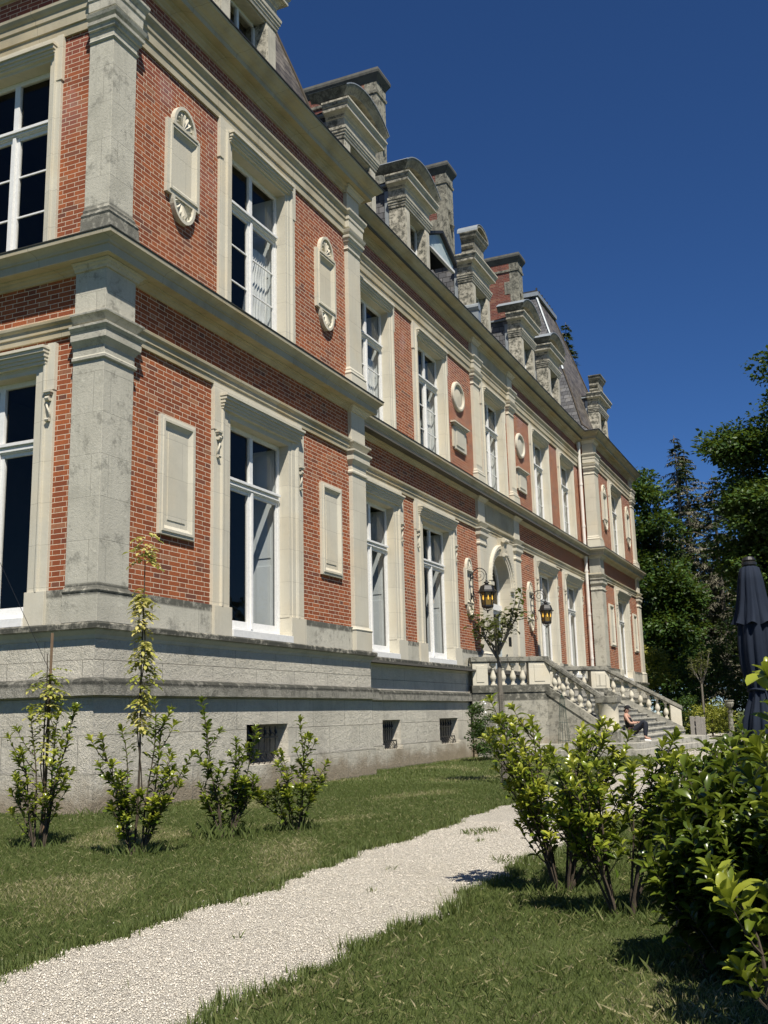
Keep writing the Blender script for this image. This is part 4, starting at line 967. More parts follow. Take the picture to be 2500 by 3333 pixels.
for (cx, cy, r, n) in ((-2.9, -6.75, .28, 330), (-1.0, -5.85, .35, 380), (-1.7, -6.1, .10, 60), (-4.6, -6.3, .06, 30), (-6.2, -6.2, .05, 18), (-7.3, -6.3, .05, 20), (-3.6, -6.0, .07, 40), (-.4, -6.5, .12, 70), (-7.9, -5.9, .05, 22), (1.2, -6.2, .2, 120), (-5.3, -5.7, .08, 40)): parts.append(weeds(cx, cy, r, n, .06))
V_, F_, T_ = blades(45000, -9, 3, -9.6, 2, .02, .04, .0022, kA, 'straw', lean=3.0); V_[:, 2] = np.minimum(V_[:, 2], .045); parts.append((V_, F_, np.clip(T_*.3+.62+.2*rng.random(len(T_)), 0, 1)))
off = 0; VV = []; FF = []; TT = []
for v_, f_, t_2 in parts: VV.append(v_); FF.append(f_+off); TT.append(t_2); off += len(v_)
gr_ = npmesh('grass', np.concatenate(VV), np.concatenate(FF), Mgrass, tint=np.concatenate(TT)); tag(gr_, 'short patchy lawn grass with dry straw between the path and the wall', 'grass', kind='stuff')
# loose stones
n = 34000; X = rng.uniform(-9.3, 0, n); Y = rng.uniform(-7.1, -5.2, n); k = in_path(X, Y) | (rng.random(n) < .04); X, Y = X[k], Y[k]; n = len(X); r = rng.uniform(.003, .0085, n)
octa = np.array([(1, 0, 0), (0, 1, 0), (-1, 0, 0), (0, -1, 0), (0, 0, .7), (0, 0, -.6)]); of = np.array([(0, 1, 4), (1, 2, 4), (2, 3, 4), (3, 0, 4), (1, 0, 5), (2, 1, 5), (3, 2, 5), (0, 3, 5)])
Q = octa[None]*rng.uniform(.6, 1.3, (n, 6, 1)); an = rng.uniform(0, 6.28, n); ca, sa = np.cos(an), np.sin(an)
Vx = (Q[..., 0]*ca[:, None]-Q[..., 1]*sa[:, None]*.7)*r[:, None]+X[:, None]; Vy = (Q[..., 0]*sa[:, None]+Q[..., 1]*ca[:, None]*.7)*r[:, None]+Y[:, None]; Vz = Q[..., 2]*r[:, None]-.008
Mstn = mat_leaf('loose_stone', [(0, (.45, .41, .34)), (.5, (.66, .61, .52)), (1, (.80, .75, .66))], .9, 0.0, .2)
tag(npmesh('gravel', np.stack([Vx, Vy, Vz], -1).reshape(-1, 3), (of[None]+np.arange(n)[:, None, None]*6).reshape(-1, 3), Mstn, tint=np.repeat(rng.random(n), 8)), 'loose pale stones lying on the gravel path', 'gravel', kind='stuff')

# ------------------------------------------------------------------ plants
def leaf_tpl(seg=3, fold=.18, curl=.25):
    """leaf along +x, length 1, width 1; returns verts, tri faces"""
    prof = [.03, .28, .46, .50, .30, 0] if seg == 4 else [0, .42, .44, 0]
    xs = np.array([0, .2, .45, .70, .90, 1.0]) if seg == 4 else np.linspace(0, 1, len(prof)); V = []; F = []
    for x, w in zip(xs, prof):
        z = .10*math.sin(x*2.2)-curl*(x**2)
        V += [(x, -w, z+fold*w), (x, 0, z), (x, w, z+fold*w)]
    for i in range(len(prof)-1):
        a = i*3; b = a+3
        F += [(a, b, b+1), (a, b+1, a+1), (a+1, b+1, b+2), (a+1, b+2, a+2)]
    return np.array(V), np.array(F)
def place(tpl, Pp, Dd, Uu, Ln, Wd):
    """instances: position, direction (unit), up hint, length, width"""
    V, F = tpl; n = len(Pp); D = Dd/np.linalg.norm(Dd, axis=1, keepdims=True)
    Sd = np.cross(Uu, D); Sd /= np.linalg.norm(Sd, axis=1, keepdims=True)+1e-9; U = np.cross(D, Sd)
    O = Pp[:, None]+V[None, :, 0, None]*(D*Ln[:, None])[:, None]+V[None, :, 1, None]*(Sd*Wd[:, None])[:, None]+V[None, :, 2, None]*(U*Ln[:, None])[:, None]
    return O.reshape(-1, 3), (F[None]+np.arange(n)[:, None, None]*len(V)).reshape(-1, 3), len(F)
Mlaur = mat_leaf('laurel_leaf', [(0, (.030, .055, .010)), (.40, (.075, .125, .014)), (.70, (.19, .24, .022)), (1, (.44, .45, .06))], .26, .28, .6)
Mlaurd = mat_leaf('hedge_leaf', [(0, (.026, .046, .009)), (.5, (.062, .098, .013)), (.8, (.16, .205, .022)), (1, (.31, .34, .04))], .30, .25, .45)
Mvine = mat_leaf('vine_leaf', [(0, (.12, .19, .03)), (.5, (.42, .42, .08)), (1, (.72, .62, .24))], .5, .4, .3)
Mbark = mat_plain('bark', (.075, .060, .045), .9, .1, 0, .5, 20, .6)
Mbarkg = mat_plain('grey_bark', (.16, .145, .12), .9, .1, 0, .5, 12, .6)
TPL4 = leaf_tpl(4, .22, .22); TPL3 = leaf_tpl(3, .15, .15)
def laurel(x, y, h, stems, label, leaf=.088, width=.041, mat=None, tint=(.3, .8), dens=1.0, lean=.3, spread=.38, name='laurel_shrub', group=None, specs=None, cat='shrub', seed=0, bare=.28, squeeze=1.0, side_len=(.07, .17), nside=(4, 8)):
    r_ = np.random.default_rng(seed+5)
    T = tag(empty(name, (x, y, 0)), label, cat, group)
    sm = MB(); Pn, Dn, Un, Ln, Wn, Tn = [], [], [], [], [], []
    shoots = []
    for i in range(stems):
        if specs: az, out, hh = specs[i]
        else: az = r_.uniform(0, 6.28); out = r_.uniform(.1, 1)*spread; hh = h*r_.uniform(.6, 1.0)
        out *= squeeze
        base = np.array([.05*math.cos(az), .05*math.sin(az), -.03]); pts = []; ph = r_.uniform(0, 6.28, 2); wb = .028*(h/1.3)
        for j in range(10):
            t = j/9; rr = out*t**1.25
            pts.append(base+np.array([math.cos(az)*rr+wb*math.sin(5*t+ph[0])*t, math.sin(az)*rr+wb*math.sin(6*t+ph[1])*t, hh*t]))
        sm.tube(pts, [.011*(1-.75*j/9)*(h/1.3)**.5 for j in range(10)], 5)
        shoots.append((pts, bare, 1.0))
        for b in range(r_.integers(*nside)):
            t0 = r_.uniform(max(.22, bare*.75), .92); k = int(t0*9); p0 = pts[k]; a2 = az+r_.normal(0, 1.3); L = h*r_.uniform(*side_len)
            q = [p0+np.array([math.cos(a2)*L*.75*s_**.9, math.sin(a2)*L*.75*s_**.9, L*s_**1.2]) for s_ in np.linspace(0, 1, 5)]
            sm.tube(q, [.006, .005, .004, .003, .002], 4); shoots.append((q, .15, .9))
        if r_.random() < .35: q0 = pts[3]; q1 = q0+np.array([r_.normal(0, .1), r_.normal(0, .1), .16]); sm.tube([q0, (q0+q1)/2+r_.normal(0, .01, 3), q1], [.004, .003, .001], 4)
    def leaf_at(p, D, up_, L, tn):
        Pn.append(p); Dn.append(D); Un.append(up_); Ln.append(L); Wn.append(L*width/.10*r_.uniform(.8, 1.25)); Tn.append(tn)
    for pts, t0, sz in shoots:
        pts = np.array(pts); segl = np.linalg.norm(np.diff(pts, axis=0), axis=1); Lt = segl.sum(); cum = np.concatenate([[0], np.cumsum(segl)])
        n = max(3, int(Lt*(1-t0)/.0175*dens)); ga = r_.uniform(0, 6.28); sh_t = r_.normal(0, .08)
        for k in range(n):
            if r_.random() < .12: continue
            f = t0+(1-t0)*(k/n)**.8; s = f*Lt; i = int(np.clip(np.searchsorted(cum, s)-1, 0, len(segl)-1))
            u = (s-cum[i])/segl[i]; p = pts[i]*(1-u)+pts[i+1]*u; d = (pts[i+1]-pts[i])/segl[i]
            ga += 2.4+r_.normal(0, .35); side = np.array([math.cos(ga), math.sin(ga), 0]); upk = r_.normal(.45, .28)+.6*f**3
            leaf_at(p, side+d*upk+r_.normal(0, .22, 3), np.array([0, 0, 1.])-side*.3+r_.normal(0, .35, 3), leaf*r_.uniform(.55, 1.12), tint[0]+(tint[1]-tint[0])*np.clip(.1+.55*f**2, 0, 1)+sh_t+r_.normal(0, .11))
        d = (pts[-1]-pts[-2])/segl[-1]
        for k in range(7):
            ga += 2.4; side = np.array([math.cos(ga), math.sin(ga), 0]); sp_ = .95-.10*k
            leaf_at(pts[-1]-d*.012*(7-k)*.4, side*sp_+d*(.45+.16*k)+r_.normal(0, .12, 3), d*.3+np.array([0, 0, .8])-side*.4, leaf*r_.uniform(.7, 1.1)*(1.05-.05*k), tint[0]+(tint[1]-tint[0])*r_.uniform(.7, 1.1)+sh_t)
    sm.build('stem', Mbark, T)
    V, F, nf = place(TPL4, np.array(Pn), np.array(Dn), np.array(Un), np.array(Ln), np.array(Wn))
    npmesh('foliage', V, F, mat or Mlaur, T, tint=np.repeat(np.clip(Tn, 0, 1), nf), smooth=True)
    return T
def rdir(px):   # outward angle helper: +1 image right, -1 image left, in world azimuth
    return math.atan2(rt.y*px, rt.x*px)
aR, aL = math.atan2(rt.y, rt.x), math.atan2(-rt.y, -rt.x)
laurel(-3.10, -1.98, 1.62, 7, 'leggy yellow green laurel shrub left of the building corner, beside the bamboo stake', tint=(.40, .92), specs=[(aL, .30, .55), (aL+.4, .22, .95), (aL-.3, .10, 1.35), (aR, .12, 1.30), (aR+.3, .28, 1.38), (aR-.4, .22, 1.0), (aR, .16, .75)], seed=1, dens=.75, squeeze=.82, group='laurel shrubs along the wall')
laurel(-3.37, -3.37, 1.45, 9, 'wide laurel shrub growing around the pale tall vine in front of the building corner', tint=(.38, .9), specs=[(aL, .30, .70), (aL, .36, 1.08), (aL+.3, .15, 1.15), (aR, .12, 1.40), (aR+.2, .26, 1.22), (aR-.2, .36, .88), (aR, .55, .90), (aL+.5, .1, .5), (aR, .2, .45)], seed=2, dens=.75, squeeze=.82, group='laurel shrubs along the wall')
laurel(-2.07, -3.50, 1.45, 9, 'bushy dark green laurel shrub between the tall vine and the first cellar window', tint=(.25, .75), specs=[(aL, .30, 1.42), (aL, .22, 1.15), (aL, .28, .55), (aR, .05, 1.0), (aR, .12, .9), (aR, .30, .62), (aR, .34, 1.12), (aR+1, .18, .5), (aL-1, .2, .45)], seed=3, squeeze=.82, group='laurel shrubs along the wall', dens=.95)
laurel(-1.35, -3.91, 1.22, 8, 'slim laurel shrub in front of the first cellar window, rightmost of the wall laurels', tint=(.3, .9), specs=[(aR, .04, 1.20), (aR, .10, 1.0), (aL, .12, .85), (aR, .32, .72), (aL, .30, .42), (aL+1, .15, .6), (aR-1, .15, .5), (aL, .45, .38)], seed=4, dens=.8, squeeze=.82, group='laurel shrubs along the wall')
# right-hand laurels
laurel(-4.21, -7.54, 1.22, 19, 'open laurel shrub with bare lower stems at the grass edge of the gravel path', tint=(.45, 1.0), specs=[(aL, .30, .98), (aL, .24, 1.14), (aL+.3, .20, .92), (aL, .12, 1.16), (aR, .1, 1.0), (aR, .22, 1.02), (aR, .32, .92), (aR+.5, .34, .82), (aL-.6, .22, .8), (aR, .38, .62), (aL, .10, .55), (aR-.5, .15, .6), (aR, .28, .42), (aL+.8, .3, 1.0), (aL-1, .28, .95), (aR+1, .3, .98), (aR-1, .26, 1.0), (1.0, .15, 1.08), (2.6, .2, .7)], seed=5, bare=.42, squeeze=1.12, side_len=(.10, .26), nside=(6, 10), leaf=.082, dens=.75, group='laurels on the right of the path')
laurel(-4.98, -8.10, 1.12, 13, 'laurel shrub with several dark bare trunks between the open shrub and the big hedge', tint=(.3, .85), specs=[(aL, .22, .82), (aL, .10, .92), (aR, .06, .86), (aR, .22, 1.0), (aR, .34, .95), (aL, .30, .62), (aR+.6, .32, .8), (aL-.7, .2, .7), (aR, .3, .6), (aL+.5, .26, .78), (aR-.7, .3, .92), (1.2, .2, .9), (2.2, .25, .7)], seed=6, bare=.46, squeeze=1.1, side_len=(.10, .26), nside=(6, 10), leaf=.086, dens=.7, group='laurels on the right of the path')
def hedge(x, y, rx, ry, h, n, label, leaf, seed, tint, name='laurel_hedge', trunk=5, zmin=.12):
    r_ = np.random.default_rng(seed); T = tag(empty(name, (x, y, 0)), label, 'hedge', 'laurels on the right of the path')
    ns = n//14; Pn, Dn, Un, Ln, Wn, Tn = [], [], [], [], [], []; sm = MB()
    for i in range(ns):
        az = r_.uniform(0, 6.28); ct = r_.uniform(-.25, 1); rr = math.sqrt(max(0, 1-ct*ct)) if ct > 0 else r_.uniform(.8, 1); q = r_.uniform(.62, 1.0)**.6
        lump = 1+.10*math.sin(az*3+seed)+.08*math.sin(az*7+ct*5)
        tip = np.array([rx*rr*q*math.cos(az)*lump, ry*rr*q*math.sin(az)*lump, max(zmin, h*(.42+.58*ct*q*lump*(.92+.16*r_.random())))])
        o = np.array([tip[0]*.9, tip[1]*.9, 0])*.9; dirv = np.array([math.cos(az)*.55*rr, math.sin(az)*.55*rr, .75]); dirv /= np.linalg.norm(dirv); L = r_.uniform(.22, .34)
        p0 = tip-dirv*L; sm.tube([p0, p0+dirv*L*.5, tip], [.005, .004, .002], 4)
        ga = r_.uniform(0, 6.28); dep = q**2
        e1 = np.cross(dirv, [0, 0, 1.]); e1 /= np.linalg.norm(e1)+1e-6; e2 = np.cross(dirv, e1)
        for k in range(14):
            f = (k+.5)/14; ga += 2.4; sd = e1*math.cos(ga)+e2*math.sin(ga); Pn.append(p0+dirv*L*f); Dn.append(sd*(1-.3*f)+dirv*(.25+.8*f**2)+r_.normal(0, .12, 3)); Un.append(dirv*.6+np.array([0, 0, .9])+r_.normal(0, .2, 3))
            l = leaf*r_.uniform(.75, 1.2)*(1.05-.3*f**3); Ln.append(l); Wn.append(l*.44*r_.uniform(.85, 1.15)); Tn.append(tint[0]+(tint[1]-tint[0])*(f**2)*(.4+.6*r_.random())+r_.normal(0, .08))
    for i in range(trunk):
        az = r_.uniform(0, 6.28); a = r_.uniform(.1, .6)
        sm.tube([(.08*math.cos(az), .08*math.sin(az), -.05), (rx*a*.4*math.cos(az), ry*a*.4*math.sin(az), h*.35), (rx*a*math.cos(az), ry*a*math.sin(az), h*.85)], [.018, .013, .004], 6)
    sm.build('stem', Mbark, T)
    V, F, nf = place(TPL4, np.array(Pn), np.array(Dn), np.array(Un), np.array(Ln), np.array(Wn)); npmesh('foliage', V, F, Mlaurd, T, tint=np.repeat(np.clip(Tn, 0, 1), nf), smooth=True)
    return T
hedge(-4.35, -8.92, .74, .58, 1.0, 9500, 'big glossy dark laurel hedge behind the nearest shoots, back part', .092, 21, (.25, .85))
hedge(-6.10, -9.0, .56, .50, .93, 7500, 'big glossy dark laurel hedge bush nearest the camera at the right edge', .100, 22, (.2, .9), zmin=.16)
hedge(-3.0, -9.15, .8, .6, 1.05, 5000, 'laurel hedge bush behind the others, towards the closed parasol', .09, 23, (.3, .9))
laurel(-7.15, -9.13, 1.36, 5, 'tall laurel shoots with very large glossy leaves at the right picture edge', leaf=.115, width=.043, mat=Mlaurd, tint=(.5, 1.0), specs=[(aR, .02, 1.33), (aR, .08, .75), (aR+.8, .22, 1.12), (aL-.6, .10, .55), (aR, .2, .9)], seed=9, name='laurel_shoots', dens=.8, group='laurels on the right of the path')
# pale vines on stakes
def vine(x, y, z0, z1, label, seed, clusters, lean=(0, 0)):
    r_ = np.random.default_rng(seed); T = tag(empty('climbing_vine', (x, y, 0)), label, 'vine')
    m = MB(); pts = [(lean[0]*t+.02*math.sin(t*9), lean[1]*t+.015*math.cos(t*7), z1*t) for t in np.linspace(0, 1, 16)]
    m.tube(pts, [.012*(1-.6*t) for t in np.linspace(0, 1, 16)], 5)
    m.tube([(p[0]+.03*math.sin(i*.9), p[1]+.03*math.cos(i*.9), p[2]) for i, p in enumerate(pts[:13])], .006, 5)
    Pn, Dn, Un, Ln, Wn, Tn = [], [], [], [], [], []
    for (zc, rad, nn, tb) in clusters:
        for i in range(nn):
            az = r_.uniform(0, 6.28); el = r_.uniform(-.5, .7); L = rad*r_.uniform(.5, 1.1); t = zc/z1
            p0 = np.array([lean[0]*t, lean[1]*t, zc+r_.normal(0, rad*.45)]); d = np.array([math.cos(az), math.sin(az), el*.5]); d /= np.linalg.norm(d)
            m.tube([p0, p0+d*L*.6+np.array([0, 0, .02]), p0+d*L], .0018, 3, caps=False)
            sd = np.cross(d, [0, 0, 1.]); sd /= np.linalg.norm(sd)
            for k in range(9):     # pinnate leaflets
                f = .25+.75*(k//2)/4; s = 1 if k % 2 else -1
                Pn.append(p0+d*L*f+np.array([0, 0, .015-.07*f*f])); Dn.append((sd*s*(1 if k < 8 else 0)+d*.6+np.array([0, 0, -.35])+r_.normal(0, .12, 3))); Un.append(np.array([0, 0, 1.])+r_.normal(0, .15, 3))
                l = r_.uniform(.050, .078); Ln.append(l); Wn.append(l*.5); Tn.append(tb+r_.normal(0, .12))
    m.build('stem', Mbark, T)
    V, F, nf = place(TPL3, np.array(Pn), np.array(Dn), np.array(Un), np.array(Ln), np.array(Wn)); npmesh('foliage', V, F, Mvine, T, tint=np.repeat(np.clip(Tn, 0, 1), nf))
    return T
vine(-3.30, -3.30, 0, 2.86, 'tall twining vine with pale yellow feathery leaves rising in front of the building corner', 31, [(2.80, .16, 14, .8), (2.36, .12, 12, .85), (2.26, .13, 10, .9), (2.12, .12, 9, .9), (1.86, .14, 13, .75), (1.74, .14, 10, .6), (1.62, .17, 12, .45), (1.42, .11, 8, .6), (1.30, .12, 9, .9), (1.20, .12, 9, .8), (1.08, .16, 9, .3)], (.03, -.02))
vine(-3.02, -1.92, 0, 1.90, 'short vine with greenish yellow feathery leaves climbing the bamboo stake', 32, [(1.62, .14, 7, .3), (1.50, .22, 13, .35), (1.42, .22, 12, .7), (1.30, .2, 12, .45), (1.05, .18, 8, .4), (.95, .22, 7, .7)])
sk = tag(empty('bamboo_stake', (-2.96, -1.90, 0)), 'thin brown stake with a support wire beside the leftmost laurel', 'stake')
m = MB(); m.tube([(0, 0, -.05), (.03, .01, 2.12)], .016, 6); m.build('pole', mat_plain('stake_wood', (.16, .11, .07), .8, .2, 0, .3, 20, .2), sk)
m = MB(); m.tube([(.03, .01, 1.7), (.10, 1.7, 4.3), (.12, 1.75, 6.3)], .0028, 4); m.build('wire', Miron, sk)

# generic crowns
def leafcloud(centers, radii, n_each, leaf, r_, flat=.6, up=.6, tint=(.2, .8), aspect=.6, jit=.15):
    C_ = np.asarray(centers); R_ = np.asarray(radii); m_ = len(C_); n = m_*n_each
    idx = np.repeat(np.arange(m_), n_each); d = r_.normal(0, 1, (n, 3)); d /= np.linalg.norm(d, axis=1, keepdims=True); q = r_.random(n)**.45
    off_ = d*q[:, None]*R_[idx][:, None]; off_[:, 2] *= flat
    Pp = C_[idx]+off_; D = d+r_.normal(0, .6, (n, 3)); D[:, 2] *= .6; U = np.array([0, 0, 1.])*up+d*.6+r_.normal(0, .35, (n, 3))
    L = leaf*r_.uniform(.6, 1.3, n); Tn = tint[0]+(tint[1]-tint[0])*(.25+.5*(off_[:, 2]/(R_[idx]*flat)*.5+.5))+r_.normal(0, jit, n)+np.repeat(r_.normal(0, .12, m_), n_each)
    return Pp, D, U, L, L*aspect, np.clip(Tn, 0, 1)
TPL2 = (np.array([(0, 0, 0), (.5, -.5, .06), (1, 0, -.05), (.5, .5, .06)]), np.array([(0, 1, 2), (0, 2, 3)]))
def crown_points(r_, n, c, rx, ry, rz, shell=.55, lump=.2, zlo=-1):
    out = []
    while len(out) < n:
        d = r_.normal(0, 1, 3); d /= np.linalg.norm(d)
        if d[2] < zlo: continue
        q = r_.uniform(shell, 1)**.7; l = 1+lump*math.sin(d[0]*4+d[2]*5+c[0])+lump*.7*math.sin(d[1]*7-d[2]*3+c[1])
        out.append((c[0]+d[0]*rx*q*l, c[1]+d[1]*ry*q*l, c[2]+d[2]*rz*q*l))
    return out
def tree(name, x, y, th, crowns, ncl, nleaf, leaf, mat, label, seed, tr=.35, cat='tree', clr=1.0, group=None, flat=.55, limb=True, tint=(.1, .9)):
    r_ = np.random.default_rng(seed); T = tag(empty(name, (x, y, 0)), label, cat, group)
    pts = []; rad = []
    for (cx, cy, cz, rx, ry, rz, w) in crowns:
        k = max(3, int(ncl*w)); p = crown_points(r_, k, (cx, cy, cz), rx, ry, rz); pts += p; rad += list(r_.uniform(.6, 1.25, k)*clr)
    Pp, D, U, L, Wd, Tn = leafcloud(pts, rad, nleaf, leaf, r_, flat=flat, tint=tint)
    V, F, nf = place(TPL2, Pp, D, U, L, Wd); npmesh('crown', V, F, mat, T, tint=np.repeat(Tn, nf))
    m = MB(); m.tube([(0, 0, -.2), (.1, .05, th*.5), (0, 0, th), (crowns[0][0]*.5, crowns[0][1]*.5, crowns[0][2])], [tr, tr*.75, tr*.6, tr*.2], 8)
    if limb:
        for i in range(0, len(pts), max(1, len(pts)//26)):
            p = pts[i]; b = np.array([0, 0, th*r_.uniform(.6, 1.3)]); mid = (b*.5+np.array(p)*.5)+np.array([0, 0, .4]); m.tube([b, mid, p], [tr*.3, tr*.17, tr*.05], 5)
    m.build('trunk', Mbark, T)
    return T
Mt1 = mat_leaf('tree_leaf', [(0, (.016, .036, .008)), (.5, (.035, .078, .014)), (1, (.085, .15, .025))], .5, .22, .3)
Mt2 = mat_leaf('dark_tree_leaf', [(0, (.010, .022, .007)), (.5, (.022, .046, .012)), (1, (.055, .095, .02))], .5, .18, .3)
Mgold = mat_leaf('golden_leaf', [(0, (.10, .13, .02)), (.5, (.26, .27, .04)), (1, (.42, .40, .07))], .5, .3, .3)
Mneed = mat_leaf('spruce_needle', [(0, (.02, .036, .014)), (.5, (.045, .07, .024)), (1, (.09, .115, .04))], .7, .1, .2)
Mdead = mat_leaf('dead_twig', [(0, (.09, .085, .06)), (.6, (.165, .16, .115)), (1, (.26, .25, .18))], .9, 0, .1)
tree('broadleaf_tree', 54.5, .8, 6, [(0, .3, 8.5, 2.2, 1.9, 6.0, .6), (.2, .5, 14.6, .9, .75, 2.6, .10), (0, -1.0, 6.6, 2.2, 1.5, 3.6, .3)], 230, 150, .26, Mt1, 'tall green broadleaf tree right behind the far end of the chateau', 41)
tree('maple_tree', 42.5, -10.9, 7, [(0, 0, 12.4, 5.0, 5.0, 5.6, .6), (0, -.2, 16.5, 3.6, 3.6, 3.6, .3), (-1, 5.1, 14.0, 1.5, 1.6, .8, .06), (0, 4.6, 11.2, 2.4, 1.6, 1.0, .08), (0, 4.0, 8.0, 3.0, 2.4, 2.2, .22), (0, 3.2, 4.0, 3, 2.6, 2.8, .22), (-1, 3.4, 10.5, 2.6, 2.2, 2.2, .15)], 640, 150, .24, Mt1, 'large spreading maple tree at the right edge of the picture', 42, tr=.5, clr=1.0)
tree('shade_tree', 50, -9.5, 5, [(0, 0, 8, 4, 4.2, 7, 1)], 150, 120, .32, Mt2, 'very dark tree behind the large maple', 43, limb=False)
# conifers
def conifer(x, y, h, rb, label, seed, needles=1.0, name='spruce_tree', z0=2.0, dens=1.0):
    r_ = np.random.default_rng(seed); T = tag(empty(name, (x, y, 0)), label, 'tree'); m = MB(); m.tube([(0, 0, -.2), (0, 0, h*.5), (0, 0, h)], [.3, .17, .02], 7)
    Pn, Dn, Un, Ln, Wn, Tn = [], [], [], [], [], []; Pd, Dd, Ud, Ld, Wdd, Td = [], [], [], [], [], []
    z = z0
    while z < h-.2:
        f = (z-z0)/(h-z0); L = rb*(1-f)**.85*r_.uniform(.8, 1.1)+.12
        for k in range(int(r_.integers(6, 9)*dens*(1-.45*f))):
            az = r_.uniform(0, 6.28); l = L*r_.uniform(.55, 1.15); a = np.array([math.cos(az), math.sin(az), 0]); droop = r_.uniform(.1, .45)
            pts = [np.array([0, 0, z])+a*l*s+np.array([0, 0, .12*l*math.sin(s*2)-droop*l*s*s]) for s in np.linspace(0, 1, 5)]
            m.tube(pts, [.03*(1-f)+.012, .02, .014, .010, .005], 3, caps=False)
            green = r_.random() < needles
            nn = int(26*l/1.5)+8
            s = r_.uniform(.15, 1, nn); i = np.minimum(3, (s*4).astype(int)); u = s*4-i; pa = np.array(pts); p = pa[i]*(1-u[:, None])+pa[i+1]*u[:, None]
            sd = np.array([-a[1], a[0], 0]); sg = r_.choice([-1, 1], nn)
            D = sd[None]*sg[:, None]*.8+a[None]*.6+np.array([0, 0, -.35])+r_.normal(0, .2, (nn, 3))
            if green: Pn.append(p); Dn.append(D); Un.append(np.tile([0, 0, 1.], (nn, 1))+r_.normal(0, .3, (nn, 3))); ll = r_.uniform(.25, .5, nn)*(.5+.5*(1-s)+.2); Ln.append(ll); Wn.append(ll*.35); Tn.append(np.clip(r_.normal(.5, .2, nn), 0, 1))
            else: Pd.append(p); Dd.append(D+np.array([0, 0, -.3])); Ud.append(np.tile([0, 0, 1.], (nn, 1))); ll = r_.uniform(.22, .45, nn); Ld.append(ll); Wdd.append(np.full(nn, .055)); Td.append(r_.random(nn))
        z += r_.uniform(.26, .46)*(1-f*.25)
    m.build('trunk', Mbarkg, T)
    if Pn:
        V, F, nf = place(TPL2, *[np.concatenate(q) for q in (Pn, Dn, Un, Ln, Wn)]); npmesh('crown', V, F, Mneed, T, tint=np.repeat(np.concatenate(Tn), nf))
    if Pd:
        V, F, nf = place(TPL2, *[np.concatenate(q) for q in (Pd, Dd, Ud, Ld, Wdd)]); npmesh('dead_twigs', V, F, Mdead, T, tint=np.repeat(np.concatenate(Td), nf))
    return T
conifer(63.7, .3, 20.9, 5.0, 'tall half dead spruce with bare grey brown branches, left of the two spruces', 51, .35, dens=1.0)
conifer(66.2, .0, 20.4, 7.0, 'dark green spruce standing right beside the half dead one', 52, .75, dens=1.2)
conifer(58.5, -2.6, 16.5, 5.2, 'drooping half dead spruce in front of the two taller ones', 53, .4, dens=1.3)
conifer(62.5, 7.5, 30.6, 4.5, 'very tall spruce whose tip shows above the far roof', 54, .9)
# woodland behind
r_ = np.random.default_rng(61); pts = []; rad = []
for i in range(760):
    x = r_.uniform(60, 110); y = r_.uniform(-45, 10); base = (x-60)*.06; z = base+r_.uniform(.2, 1)**.8*r_.uniform(7, 13)
    pts.append((x, y, z)); rad.append(r_.uniform(1.2, 2.4))
Pp, D, U, L, Wd, Tn = leafcloud(pts, rad, 75, .55, r_, tint=(.0, .7)); V, F, nf = place(TPL2, Pp, D, U, L, Wd)
tag(npmesh('woodland', V, F, Mt2, None, tint=np.repeat(Tn, nf)), 'dark wooded slope closing the garden behind the trees', 'woodland', kind='stuff')
# shrubs at the far end
tree('understory_shrub', 47.5, -2.6, 1, [(0, 0, 2.2, 3.0, 2.2, 2.6, 1)], 70, 130, .16, Mt1, 'dense green shrub below the broadleaf tree', 71, tr=.1, cat='shrub', clr=.7, limb=False)
tree('understory_shrub', 52, -6.6, 1, [(0, 0, 2.0, 3.0, 3.0, 2.4, 1)], 80, 120, .17, Mt1, 'green shrub mass behind the young standard tree', 72, tr=.1, cat='shrub', clr=.7, limb=False)
tree('understory_shrub', 42, -7.6, 1, [(0, 0, 1.6, 2.2, 2.2, 1.8, 1)], 50, 120, .15, Mt2, 'dark shrub behind the closed parasol', 73, tr=.1, cat='shrub', clr=.6, limb=False)
tree('yellow_shrub', 46.6, .15, 1, [(0, 0, 3.1, 1.0, 1.1, 1.4, 1)], 40, 60, .17, Mgold, 'tall shrub with yellow leaves at the far corner of the chateau', 74, tr=.08, cat='shrub', clr=.5, limb=False, tint=(.2, 1))
tree('golden_shrub', 36.2, -3.9, .4, [(0, 0, .75, 1.0, .95, .75, 1)], 60, 60, .10, Mgold, 'low golden variegated shrub on the grass behind the far end of the steps', 75, tr=.05, cat='shrub', clr=.35, limb=False, tint=(.0, .9))
tree('golden_shrub', 38.6, -2.6, .4, [(0, 0, .9, .9, .9, .85, 1)], 45, 60, .11, Mt1, 'low green shrub behind the slatted wooden panels', 76, tr=.05, cat='shrub', clr=.35, limb=False)
